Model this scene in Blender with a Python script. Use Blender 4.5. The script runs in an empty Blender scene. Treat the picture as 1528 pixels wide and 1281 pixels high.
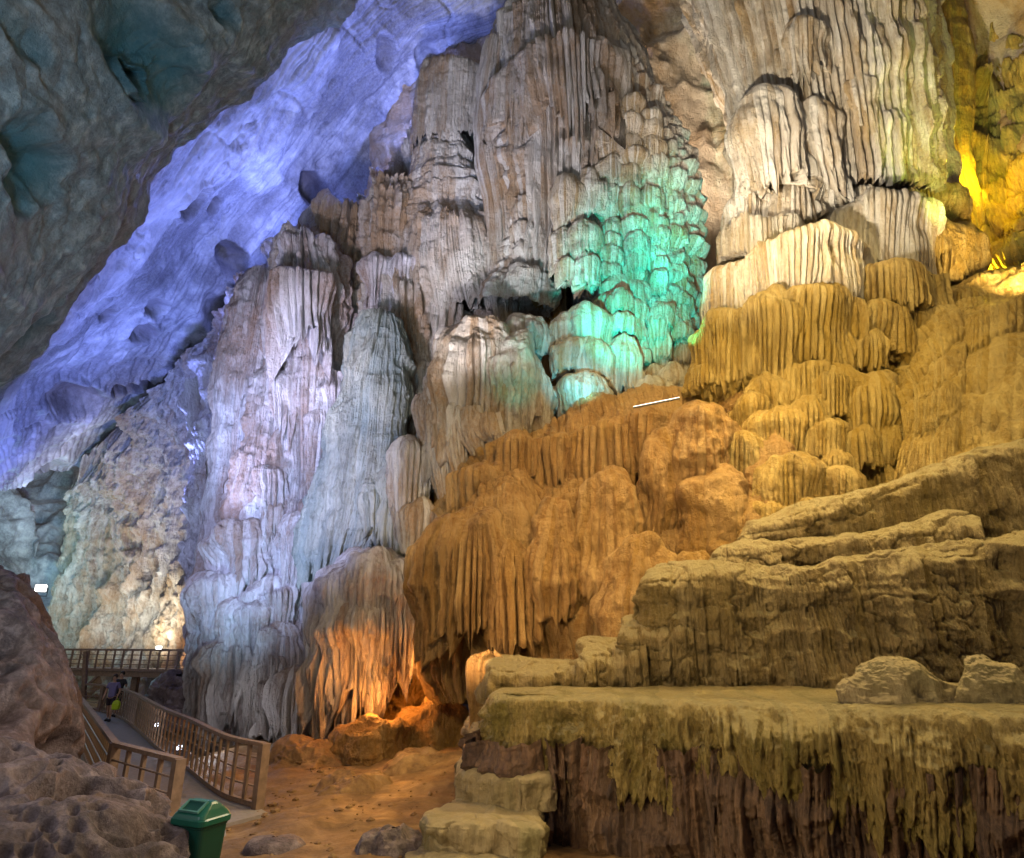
import bpy, bmesh, math, random
import numpy as np
from mathutils import Vector, Matrix
SC = bpy.context.scene
COL = SC.collection
R = math.radians
random.seed(5)

# ------------------------------------------------------------------ camera
F_PX, CX0, CY0, W0 = 950.0, 764.0, 640.5, 1528.0
PITCH = R(18.6); CAMZ = 3.0
cd = bpy.data.cameras.new('camera'); cam = bpy.data.objects.new('camera', cd); COL.objects.link(cam)
cam.location = (0, 0, CAMZ); cam.rotation_euler = (R(90) + PITCH, 0, 0)
cd.sensor_width = 36; cd.lens = F_PX / W0 * 36; cd.clip_end = 500; cd.clip_start = 0.1
SC.camera = cam
# ------------------------------------------------------------------ world and view
w = bpy.data.worlds.new('World'); SC.world = w; w.use_nodes = True
bg = w.node_tree.nodes['Background']; bg.inputs[0].default_value = (1.0, 0.94, 0.88, 1); bg.inputs[1].default_value = 0.17
SC.view_settings.view_transform = 'Standard'; SC.view_settings.look = 'None'
SC.view_settings.gamma = 1; SC.view_settings.exposure = 0.74; SC.view_settings.use_curve_mapping = False
SC.cycles.use_denoising = True; SC.cycles.max_bounces = 5; SC.cycles.diffuse_bounces = 3
SC.cycles.sample_clamp_indirect = 4


def P(px, py, d):
    cx = (px - CX0) / F_PX; cy = (CY0 - py) / F_PX
    dy = math.cos(PITCH) - cy * math.sin(PITCH); dz = math.sin(PITCH) + cy * math.cos(PITCH)
    k = d / dy
    return np.array([cx * k, d, CAMZ + dz * k])


def PZ(px, py, z):
    cx = (px - CX0) / F_PX; cy = (CY0 - py) / F_PX
    dy = math.cos(PITCH) - cy * math.sin(PITCH); dz = math.sin(PITCH) + cy * math.cos(PITCH)
    k = (z - CAMZ) / dz
    return np.array([cx * k, dy * k, z])


def mpp(py, d):            # metres per photograph pixel (across) at a place
    cy = (CY0 - py) / F_PX
    return d / (math.cos(PITCH) - cy * math.sin(PITCH)) / F_PX


# ------------------------------------------------------------------ light of the cave lamps, plus unseen spots added as fill
def spot(loc, target, color, power, angle=60, blend=0.8, size=0.3):
    l = bpy.data.lights.new('spot_light', 'SPOT'); l.color = color; l.energy = power
    l.spot_size = R(angle); l.spot_blend = blend; l.shadow_soft_size = size
    o = bpy.data.objects.new('spot_light', l); COL.objects.link(o); o.location = Vector(loc)
    o.rotation_euler = (Vector(target) - Vector(loc)).to_track_quat('-Z', 'Y').to_euler()
    return o


def point(loc, color, power, size=0.2):
    l = bpy.data.lights.new('point_light', 'POINT'); l.color = color; l.energy = power; l.shadow_soft_size = size
    o = bpy.data.objects.new('point_light', l); COL.objects.link(o); o.location = Vector(loc); return o


BLUE = (0.22, 0.30, 1.0); VIO = (0.42, 0.38, 1.0); TEAL = (0.0, 0.66, 0.52); YEL = (1.0, 0.72, 0.02)
WARM = (1.0, 0.62, 0.22); ORG = (1.0, 0.36, 0.06); GOLD = (1.0, 0.72, 0.26); WHT = (0.95, 0.97, 1.0)
# blue floods on the vault
spot(P(285, 640, 29), P(560, 100, 28), BLUE, 6300, 100, 1, 1)
spot(P(235, 800, 31), P(330, 380, 33), BLUE, 9000, 100, 1, 1)
spot(P(130, 880, 32), P(110, 600, 42), BLUE, 7500, 100, 1, 1)
spot(P(560, 420, 15), P(620, 60, 27), (0.34, 0.46, 1.0), 4500, 60, 1, 1)
point(P(440, 330, 33), BLUE, 1100, 0.6)
point(P(640, 160, 31.5), BLUE, 1500, 0.6)
# far passage: a pale mint lamp
point(P(-10, 850, 44), (0.45, 0.85, 1.0), 900, 0.5)
spot(P(70, 880, 34), P(10, 790, 50), (0.45, 1.0, 0.85), 5200, 34, 1, 0.4)
spot(P(70, 860, 34), P(30, 720, 48), (0.40, 0.70, 1.0), 4200, 34, 1, 0.4)
# lilac and white washes on the far columns
spot(P(190, 720, 13), P(430, 720, 26), (0.46, 0.54, 1.0), 10500, 70, 1, 0.8)
spot(P(230, 640, 13), P(540, 440, 27), (0.82, 0.78, 1.0), 9500, 54, 1, 0.8)
spot(P(560, 900, 12), P(770, 190, 26), (0.92, 0.89, 1.0), 17000, 38, 1, 0.5)
spot(P(300, 1060, 17), P(350, 760, 27), (0.40, 0.78, 1.0), 1500, 60, 1, 0.5)
spot(P(470, 900, 13), P(600, 640, 24), (1.0, 0.86, 0.70), 1800, 55, 1, 0.6)
spot(P(1062, 330, 27), P(1000, 100, 32), (1.0, 0.80, 0.60), 6500, 95, 1, 0.5)
# raking spots added to bring out the relief, without any fixture
spot(P(236, 800, 22), P(430, 560, 26.5), (0.50, 0.55, 1.0), 3600, 80, 1, 0.3)
spot(P(590, 640, 17), P(800, 180, 26), (1.0, 0.92, 0.90), 3000, 60, 1, 0.3)
spot(P(1070, 290, 18.6), P(1230, 80, 23), (1.0, 0.86, 0.66), 1500, 100, 1, 0.25)
spot((7.0, 15.5, 14.0), (4.5, 10.5, 3.0), GOLD, 4200, 100, 1, 0.3)  # added high up and unseen, brightens the bench tops
spot(P(640, 1000, 13), P(860, 860, 17), (1.0, 0.62, 0.28), 450, 80, 1, 0.3)
# white lamps at the foot of the far wall
spot(P(110, 982, 40.5), P(150, 800, 48), (1.0, 0.97, 0.9), 2600, 110, 1, 0.4)
spot(P(205, 985, 39.5), P(230, 820, 46), (1.0, 0.95, 0.8), 2800, 110, 1, 0.4)
spot(P(285, 985, 38), P(270, 900, 42), (1.0, 0.6, 0.35), 900, 110, 1, 0.4)
# teal at the foot of the central column
spot(P(930, 600, 15), P(950, 410, 25.2), TEAL, 15000, 34, 0.7, 0.2)
spot(P(1030, 540, 17.5), P(1005, 330, 25), TEAL, 9000, 24, 0.7, 0.2)
spot(P(870, 585, 19.2), P(868, 540, 22.4), (0.10, 0.72, 0.90), 700, 80, 0.9, 0.2)
spot(P(800, 640, 18), P(765, 560, 21.5), TEAL, 420, 30, 0.6, 0.2)
spot(P(800, 540, 19.5), P(785, 490, 22.5), TEAL, 200, 36, 0.6, 0.2)
# yellow lamp behind the flank of the right curtain
point(P(1474, 400, 23.6), YEL, 700, 0.3)
point(P(1458, 250, 23.6), YEL, 420, 0.3)
spot(P(1520, 420, 17), P(1490, 100, 26), (1.0, 0.72, 0.28), 3600, 90, 1, 0.4)
spot(P(1450, 340, 17.5), P(1375, 130, 23.5), (0.72, 0.95, 0.12), 2600, 50, 1, 0.4)
# curtain, warm white from below
spot(P(900, 520, 10), P(1230, 130, 22), (1, 0.86, 0.64), 23000, 50, 1, 0.3)
# ochre light over the terraces
spot((4.0, 2.0, 15.0), P(1150, 620, 17), GOLD, 5500, 80, 1, 0.5)
spot((7.5, 13.0, 25.0), (8.5, 17.6, 10.0), (1.0, .74, .28), 7500, 80, 1, 0.4)
spot((1.5, 11.0, 17.0), (3.0, 16.6, 6.0), (1.0, .60, .24), 3300, 80, 1, 0.4)
spot((-4.0, 6.5, 3.2), (4.0, 9.2, 1.8), (1.0, .82, .50), 420, 80, 1, 0.2)
spot((14.0, 5.0, 15.0), P(1250, 900, 12), GOLD, 2400, 95, 1, 0.7)
spot(P(1060, 560, 13), P(1280, 470, 19), GOLD, 1100, 80, 1, 0.4)
# low warm fill on the mossy fringe
spot((-2.5, 3.5, 1.6), P(1150, 1130, 9.5), (1.0, .76, .38), 1500, 100, 1, 1.0)
# warm wash on the apron and the sand
spot((-3.5, 3.0, 9.0), P(800, 850, 17), (1.0, 0.68, 0.30), 2400, 70, 1, 0.4)
spot((1.0, 12.0, 8.0), P(560, 1180, 14), (1.0, 0.64, 0.30), 420, 90, 1, 0.8)
# orange lamp on the cave floor
point(P(560, 1050, 19.6), ORG, 130, 0.35)
point(P(520, 1000, 19.0), ORG, 60, 0.2)
point(P(640, 1010, 20.6), ORG, 110, 0.2)
# cool wash on the near overhang and rocks
spot((-3, 2, 2.5), P(150, 200, 11), (0.46, 0.76, 1.0), 3200, 110, 1, 1.2)
spot((0, 1, 6.5), P(60, 1100, 10), (0.98, 0.86, 0.90), 260, 80, 1, 0.5)
spot((1.0, 13.0, 8.5), P(40, 1100, 10), (0.97, 0.88, 0.90), 1300, 60, 1, 0.3)
spot((-9.0, 4.0, 5.5), P(80, 1200, 8), (0.85, 0.84, 1.0), 200, 90, 1, 0.3)

# ------------------------------------------------------------------ noise
_rng = np.random.default_rng(11)
_T3 = _rng.random((64, 64, 64)).astype(np.float32) * 2 - 1
_T2 = _rng.random((512, 512)).astype(np.float32) * 2 - 1
_T1 = _rng.random(8192).astype(np.float32)
_J = _rng.random((64, 64, 64, 3)).astype(np.float32)


def _f(x):
    i = np.floor(x).astype(np.int64); f = x - i
    return i, f * f * (3 - 2 * f)


def n3(x, y, z):
    i, a = _f(x); j, b = _f(y); k, c = _f(z)
    i0 = i & 63; i1 = (i + 1) & 63; j0 = j & 63; j1 = (j + 1) & 63; k0 = k & 63; k1 = (k + 1) & 63
    T = _T3
    x00 = T[i0, j0, k0] * (1 - a) + T[i1, j0, k0] * a; x10 = T[i0, j1, k0] * (1 - a) + T[i1, j1, k0] * a
    x01 = T[i0, j0, k1] * (1 - a) + T[i1, j0, k1] * a; x11 = T[i0, j1, k1] * (1 - a) + T[i1, j1, k1] * a
    return (x00 * (1 - b) + x10 * b) * (1 - c) + (x01 * (1 - b) + x11 * b) * c


def n2(x, y):
    i, a = _f(x); j, b = _f(y)
    i0 = i & 511; i1 = (i + 1) & 511; j0 = j & 511; j1 = (j + 1) & 511; T = _T2
    return (T[i0, j0] * (1 - a) + T[i1, j0] * a) * (1 - b) + (T[i0, j1] * (1 - a) + T[i1, j1] * a) * b


def fbm3(x, y, z, o=4, g=0.5):
    s = 0; a = 1
    for k in range(o):
        s = s + a * n3(x + 7.3 * k, y + 3.1 * k, z + 5.7 * k); a *= g; x = x * 2.03; y = y * 2.03; z = z * 2.03
    return s


def ridged3(x, y, z, o=4, g=0.5):
    s = 0; a = 1
    for k in range(o):
        s = s + a * (1 - 2 * np.abs(n3(x + 7.3 * k, y + 3.1 * k, z + 5.7 * k))); a *= g; x = x * 2.03; y = y * 2.03; z = z * 2.03
    return s


def worley(x, y, z):
    i = np.floor(x).astype(np.int64); j = np.floor(y).astype(np.int64); k = np.floor(z).astype(np.int64)
    best = np.full(x.shape, 9.0)
    for a in (-1, 0, 1):
        for b in (-1, 0, 1):
            for c in (-1, 0, 1):
                p = _J[(i + a) & 63, (j + b) & 63, (k + c) & 63]
                d = (i + a + p[..., 0] - x) ** 2 + (j + b + p[..., 1] - y) ** 2 + (k + c + p[..., 2] - z) ** 2
                best = np.minimum(best, d)
    return np.sqrt(best)


def h1(i, s=0):
    return _T1[(i.astype(np.int64) * 37 + 101 * s) & 8191]


def flute(U, V, wd, warp=0.5, L=6.0, seed=0):
    """rounded vertical drips: returns (profile 0..1, per-drip random, fraction)"""
    q = U / wd + warp * n2(U / (3 * wd) + seed * 13.7, V / L) + 1.4 * n2(U / (9 * wd) + 31 + seed, V / (L * 3))
    i = np.floor(q); f = q - i
    prof = np.sqrt(np.clip(1 - (2 * f - 1) ** 2, 0, 1))
    return prof, h1(i, seed), f, i


def ss(a, b, x):
    t = np.clip((x - a) / (b - a), 0, 1); return t * t * (3 - 2 * t)


DRIP = [None]      # per-drip mineral tone of the surface being built


def drip_tone(i, U, V, seed=0):
    t = .65 * h1(i, seed + 11) + .35 * (.5 + .5 * n2(i * 2.7 + seed, V / 2.5))
    return .2 + .8 * t


# ------------------------------------------------------------------ displacement recipes (metres, along the normal)
def D_flow(wd=0.5, amp=0.25, rough=0.25, rs=0.35, L=6.0, warp=0.5, bead=0.0, bh=1.0, seed=0, fine=0.3, gap=0.0):
    def fn(X, U, V):
        p, r, f, i = flute(U, V, wd, warp, L, seed)
        if gap: p = ss(gap, 1.0, p)
        if DRIP[0] is None: DRIP[0] = drip_tone(i, U, V, seed)
        a = amp * (0.45 + 0.8 * r)
        a = a * (0.65 + 0.5 * n2(i * 3.17 + 5, V / (L * 0.45)))
        out = a * p * (0.30 + 1.15 * ss(-0.45, 0.35, n2(U / (wd * 7) + seed, V / L + 3)))
        if fine:
            p2, r2, _, _ = flute(U, V, wd * 0.31, warp, L * 0.6, seed + 3); out = out + amp * fine * p2 * (0.4 + r2)
        if bead:
            b = n2(i * 5.13 + 9, V / bh); out = out + bead * p * ss(0.0, 0.7, b)
        x, y, z = X[..., 0], X[..., 1], X[..., 2]
        return out + rough * fbm3(x * rs, y * rs, z * rs * 0.6, 4)
    return fn


def D_tier(h=1.2, amp=0.5, jit=0.5, cw=1.6, wd=0.22, famp=0.08, rough=0.2, rs=0.35, seed=0, cell=0.35):
    """stacked bells: columns of overhanging lips with fringes"""
    def fn(X, U, V):
        q = U / cw + 0.28 * n2(U / (2 * cw) + seed, V / (h * 5)); ci = np.floor(q); cf = q - ci
        cellp = np.sqrt(np.clip(1 - (2 * cf - 1) ** 2, 0, 1))
        p, r, f, i = flute(U, V, wd, 0.4, 3.0, seed)
        if DRIP[0] is None: DRIP[0] = drip_tone(i, U, V, seed)
        hh = h * (0.7 + 0.6 * h1(ci, 5))
        t0 = (V + h1(ci, 7 + seed) * h * 3) / hh + jit * n2(U / (cw * 1.3) + 3, V / (h * 2.5)) - 0.20 * cellp
        t0 = t0 - 0.16 * r * p
        t = t0 - np.floor(t0)
        ta = h1(np.floor(t0) + ci * 17, 9)
        dome = np.sqrt(np.clip(1 - (1 - np.clip(t / 0.38, 0, 1)) ** 2, 0, 1))
        prof = dome * (1 - 0.45 * ss(0.35, 1.0, t)) * (1 - ss(0.94, 1.0, t) * 0.6)
        out = amp * (0.35 + 0.9 * ta) * prof * (1 - cell + cell * cellp) + cell * amp * 1.2 * cellp
        out = out + famp * p * (0.35 + 0.65 * ss(0.15, 0.5, t))
        x, y, z = X[..., 0], X[..., 1], X[..., 2]
        return out + rough * fbm3(x * rs, y * rs, z * rs, 4)
    return fn


def D_rough(amp=0.5, s=0.3, o=5, ridge=0.5, zs=1.0, g=0.5):
    def fn(X, U, V):
        x, y, z = X[..., 0] * s, X[..., 1] * s, X[..., 2] * s * zs
        return amp * ((1 - ridge) * fbm3(x, y, z, o, g) + ridge * (ridged3(x + 9, y, z, o, g) - 0.8))
    return fn


def D_scallop(amp=0.5, s=1.0, a2=0.1, s2=3.0, base=0.3, bs=0.4, zs=1.0):
    def fn(X, U, V):
        x, y, z = X[..., 0], X[..., 1], X[..., 2] * zs
        wx = x + 0.8 / s * n3(x * s * .8, y * s * .8, z * s * .8); wz = z + 0.8 / s * n3(x * s * .8 + 9, y * s * .8, z * s * .8)
        d = worley(wx * s, y * s, wz * s)
        d2 = worley(wx * s2 + 5, y * s2, wz * s2)
        return amp * (d ** 1.5 - .75) + a2 * (d2 ** 1.3 - .5) + base * fbm3(x * bs, y * bs, z * bs, 3) + 0.03 * base * fbm3(x * 6, y * 6, z * 6, 2)
    return fn


def D_pits(amp=.5, s=1.0, a2=.15, s2=3.0, zs=.8, off=0.0):
    def fn(X, U, V):
        x, y, z = X[..., 0], X[..., 1], X[..., 2] * zs
        k = .75 / s
        wx = x + k * n3(x * s * .7, y * s * .7, z * s * .7); wy = y + k * n3(x * s * .7 + 5, y * s * .7, z * s * .7); wz = z + k * n3(x * s * .7 + 9, y * s * .7, z * s * .7)
        d = worley(wx * s, wy * s, wz * s); d2 = worley(wx * s2 + 5, wy * s2, wz * s2)
        big = ss(-.3, .4, n3(x * s * .5 + 3, y * s * .5, z * s * .5))
        return off - amp * (.35 + .9 * big) * (1 - ss(.15, .66, d)) + a2 * (ss(0, .6, d2) - .6) + .22 * fbm3(x * .6, y * .6, z * .6, 3) + .02 * fbm3(x * 7, y * 7, z * 7, 3)
    return fn


def D_crack(amp=.2, s=.25, w=.03, sy=1.0):
    def fn(X, U, V):
        x, y, z = X[..., 0] * s, X[..., 1] * s, X[..., 2] * s * sy
        c = n3(x, y, z) + .5 * n3(x * 2.3, y * 2.3, z * 2.3) + .22 * n3(x * 6, y * 6, z * 6)
        return -amp * np.exp(-(c / w) ** 2) + .35 * amp * np.tanh(c / (w * 3))
    return fn


def add(*fs):
    return lambda X, U, V: sum(f(X, U, V) for f in fs)


# ------------------------------------------------------------------ grids to meshes
def mesh_grid(name, X, wrap, mat, parent=None, flip=False):
    n, m = X.shape[:2]
    dr, DRIP[0] = DRIP[0], None
    idx = np.arange(n * m).reshape(n, m)
    if wrap:
        a = idx[:-1, :]; b = np.roll(idx, -1, axis=1)[:-1, :]; c = np.roll(idx, -1, axis=1)[1:, :]; d = idx[1:, :]
    else:
        a = idx[:-1, :-1]; b = idx[:-1, 1:]; c = idx[1:, 1:]; d = idx[1:, :-1]
    q = np.stack([a, d, c, b], -1).reshape(-1, 4)
    if flip: q = q[:, ::-1]
    me = bpy.data.meshes.new(name)
    co = X.reshape(-1, 3)
    o = bpy.data.objects.new(name, me); COL.objects.link(o)
    if parent is not None:
        o.parent = parent; co = co - np.array(parent.location)
    else:
        c = np.array([(co[:, 0].min() + co[:, 0].max()) / 2, (co[:, 1].min() + co[:, 1].max()) / 2, co[:, 2].min()])
        o.location = c; co = co - c
    me.vertices.add(len(co)); me.vertices.foreach_set('co', co.astype(np.float32).ravel())
    me.loops.add(q.size); me.loops.foreach_set('vertex_index', q.ravel().astype(np.int32))
    me.polygons.add(len(q)); me.polygons.foreach_set('loop_start', np.arange(0, q.size, 4, dtype=np.int32))
    me.polygons.foreach_set('loop_total', np.full(len(q), 4, dtype=np.int32))
    me.polygons.foreach_set('use_smooth', np.ones(len(q), dtype=bool))
    me.update(calc_edges=True)
    me.materials.append(mat)
    if dr is not None and dr.shape == (n, m):
        at = me.attributes.new('drip', 'FLOAT', 'POINT'); at.data.foreach_set('value', dr.astype(np.float32).ravel())
    return o


def cat(c, t):             # Catmull-Rom through c (k, ...) at parameters t in 0..k-1
    k = c.shape[0]
    i = np.clip(np.floor(t).astype(int), 0, k - 2); f = (t - i).reshape((-1,) + (1,) * (c.ndim - 1))
    ext = np.concatenate([2 * c[:1] - c[1:2], c, 2 * c[-1:] - c[-2:-1]], 0)
    p0, p1, p2, p3 = ext[i], ext[i + 1], ext[i + 2], ext[i + 3]
    return 0.5 * ((2 * p1) + (-p0 + p2) * f + (2 * p0 - 5 * p1 + 4 * p2 - p3) * f ** 2 + (-p0 + 3 * p1 - 3 * p2 + p3) * f ** 3)


def resample(c, n):        # n rows spaced evenly by mean arc length
    k = c.shape[0]
    if k == 2: return cat(c, np.linspace(0, 1, n))
    t = np.linspace(0, k - 1, 12 * (k - 1) + 1); s = cat(c, t)
    seg = np.linalg.norm(np.diff(s, axis=0), axis=-1); seg = seg.reshape(seg.shape[0], -1).mean(1)
    acc = np.concatenate([[0], np.cumsum(seg)])
    return cat(c, np.interp(np.linspace(0, acc[-1], n), acc, t))


def normals(X, wrap):
    if wrap:
        du = np.roll(X, -1, 1) - np.roll(X, 1, 1)
    else:
        du = np.gradient(X, axis=1)
    dv = np.gradient(X, axis=0)
    N = np.cross(du, dv); L = np.linalg.norm(N, axis=-1, keepdims=True)
    return N / np.maximum(L, 1e-9)


def pix(X):
    x = X[..., 0]; y = X[..., 1]; z = X[..., 2] - CAMZ
    f_ = y * math.cos(PITCH) + z * math.sin(PITCH); u_ = -y * math.sin(PITCH) + z * math.cos(PITCH)
    f_ = np.maximum(f_, .01)
    return CX0 + F_PX * x / f_, CY0 - F_PX * u_ / f_


def sheet(name, rows, mat, disp, n=200, m=200, parent=None, world=False, hem=None, fade=None, face=None, dents=None):
    """a rock surface through a control net; rows of (px, py, distance) or of world points"""
    c = np.array([[p if world else P(*p) for p in r] for r in rows], float)
    X = resample(c, n)
    X = np.swapaxes(resample(np.swapaxes(X, 0, 1), m), 0, 1)
    N = normals(X, False)
    tow = np.array([0, 0, CAMZ]) if face is None else np.array(face)
    flip = False
    if (N * (tow - X)).sum(-1).mean() < 0: N = -N; flip = True
    U = np.concatenate([np.zeros((n, 1)), np.cumsum(np.linalg.norm(np.diff(X, axis=1), axis=-1), 1)], 1)
    U = U.mean(0, keepdims=True) + 0 * U
    V = np.concatenate([np.zeros((1, m)), np.cumsum(np.linalg.norm(np.diff(X, axis=0), axis=-1), 0)], 0)
    V = V.mean(1, keepdims=True) + 0 * V
    d = disp(X, U, V)
    if fade is not None: d = d * fade(U / U.max(), V / V.max())
    dent_tint = None
    if dents:  # darker tint painted into each dent, strongest at its middle
        dent_tint = np.zeros((n, m)); PX, PY = pix(X)
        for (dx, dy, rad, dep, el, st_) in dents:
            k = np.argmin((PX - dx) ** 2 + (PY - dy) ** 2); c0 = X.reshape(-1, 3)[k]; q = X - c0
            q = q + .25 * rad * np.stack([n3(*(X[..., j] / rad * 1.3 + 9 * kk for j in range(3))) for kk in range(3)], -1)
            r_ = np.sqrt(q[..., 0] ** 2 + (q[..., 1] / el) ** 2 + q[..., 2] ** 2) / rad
            d = d - dep * (1 - ss(.35, 1.05, r_)) + .18 * dep * np.exp(-((r_ - 1.1) / .18) ** 2); dent_tint = np.maximum(dent_tint, st_ * (1 - ss(.5, 1.25, r_)))
    Y = X + N * d[..., None]
    if hem:
        amp, wd, start = hem
        p, r, f, i = flute(U, V, wd, 0.5, 5.0, 2)
        v = ss(start, 1.0, V / V.max())
        Y[..., 2] -= v * amp * (r * (1 - np.abs(2 * f - 1)) + 0.5 * n2(U / (wd * 6), V * 0 + 4))
    o = mesh_grid(name, Y, False, mat, parent, flip=not flip)
    if dent_tint is not None:
        at = o.data.attributes.new('dent_tint', 'FLOAT', 'POINT'); at.data.foreach_set('value', dent_tint.astype(np.float32).ravel())
    return o


def lathe(name, prof, d, mat, disp, n=200, m=200, ratio=0.8, parent=None, dome=True, close=False, hem=None, back=0.5, tuck=False):
    """a column: prof rows (px, py, half width in px), top first; d = distance of its axis"""
    rows = []
    for r in prof:
        px, py, hw = r[:3]; dd = r[3] if len(r) > 3 else d
        q = P(px, py, dd); rows.append([q[0], q[1], q[2], max(hw, 0.01) * mpp(py, dd)])
    c = resample(np.array(rows, float), n)
    t = np.linspace(0, 1, m, endpoint=False)
    th = 2 * math.pi * t - back * np.sin(2 * math.pi * t)       # denser towards the viewer
    th = th + math.pi / 2                                         # starts at the back
    # angle 0 = +x ; front is -y : at t=.5
    th = math.pi / 2 + 2 * math.pi * (t + back * np.sin(2 * math.pi * t) / (2 * math.pi))
    ct, st = np.cos(th), np.sin(th)
    rr = np.maximum(c[:, 3:4], 1e-3)
    X = np.stack([c[:, 0:1] + rr * ct, c[:, 1:2] + rr * st * ratio, c[:, 2:3] + 0 * rr * ct], -1)
    N = normals(X, True)
    out = np.stack([ct + 0 * rr, st + 0 * rr, 0 * rr * ct], -1)
    flip = (N * out).sum() < 0
    if flip: N = -N
    Rm = c[:, 3].max()
    U = (th[None] * Rm) + 0 * rr; V = np.concatenate([[0], np.cumsum(np.linalg.norm(np.diff(c[:, [0, 1, 2, 3]], axis=0), axis=1))])[:, None] + 0 * U
    dd = disp(X, U, V)
    seam = ss(0, 0.06, t) * ss(0, 0.06, 1 - t)
    dd = dd * seam[None]
    dd = dd * np.clip(rr / (0.25 * Rm), 0, 1)
    Y = X + N * dd[..., None]
    if hem:
        amp, wd, start = hem
        p, r, f, i = flute(U, V, wd, 0.5, 5.0, 2)
        v = ss(start, 1.0, V / V.max())
        Y[..., 2] -= v * amp * (r * (1 - np.abs(2 * f - 1)) + 0.4 * n2(U / (wd * 5), V * 0 + 4))
        if tuck:
            Y[-1] = Y[-1] * 0.2 + 0.8 * np.array([c[-1, 0], c[-1, 1], c[-1, 2] + 0.5 * amp])
    return mesh_grid(name, Y, True, mat, parent, flip=not flip)


def bell(name, px, pt, hw, pb, d, mat, wd=0.25, amp=0.12, jag=0.5, ratio=0.75, dome=0.35, taper=0.9, n=70, m=180, parent=None,
         rough=0.12, seed=0, tilt=0, droop=0):
    """a mushroom of flowstone: smooth cap, fluted skirt, ragged hem with a hollow under it"""
    h = pb - pt; k = hw
    pr = []
    for a in (0, 12, 26, 42, 60, 78, 90):
        pr.append((px + tilt * dome * (1 - math.cos(R(a))), pt + h * dome * (1 - math.cos(R(a))), k * math.sin(R(max(a, 1)))))
    pr.append((px + tilt * (dome + 1) / 2, pt + h * (dome + 1) / 2, k * (1 + taper) / 2 * 1.0))
    pr.append((px + tilt, pb, k * taper))
    c0 = P(px, pt, d); H = abs(P(px, pb, d)[2] - c0[2])

    def fn(X, U, V):
        zz = (c0[2] - X[..., 2]) / H
        p, r, f, i = flute(U, V, wd, 0.5, 4.0, seed)
        p2, r2, _, _ = flute(U, V, wd * .33, 0.5, 3.0, seed + 4)
        DRIP[0] = drip_tone(i, U, V, seed)
        gate = ss(dome * 0.35, dome * 1.15, zz + 0.12 * (r - .5))
        p = ss(.22, 1.0, p)
        out = gate * (amp * p * (0.5 + 0.9 * r) + 0.22 * amp * p2) - amp * 0.5 * gate
        deep = ss(dome, 1.0, zz) * (f < 0.12) * 0.5 * amp
        x, y, z = X[..., 0], X[..., 1], X[..., 2]
        Rw = k * mpp(pt, d)
        lob = .20 * Rw * n3(x / (Rw * .75) + seed * 1.7, y / (Rw * .75), z / (Rw * 1.2)) + .10 * Rw * n3(x / (Rw * .32) + seed, y / (Rw * .32), z / (Rw * .6))
        out = out * (.45 + 1.0 * ss(-.5, .35, n3(x / Rw + 4, y / Rw + seed, z / Rw * .5)))
        return out + lob - deep + rough * fbm3(x * .9 + seed, y * .9, z * .9, 4) * 0.8 + 0.015 * fbm3(x * 7, y * 7, z * 5, 2)
    o = lathe(name, pr, d, mat, fn, n=n, m=m, ratio=ratio, parent=parent, hem=(jag * H, wd, dome + 0.15), tuck=True)
    return o


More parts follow.
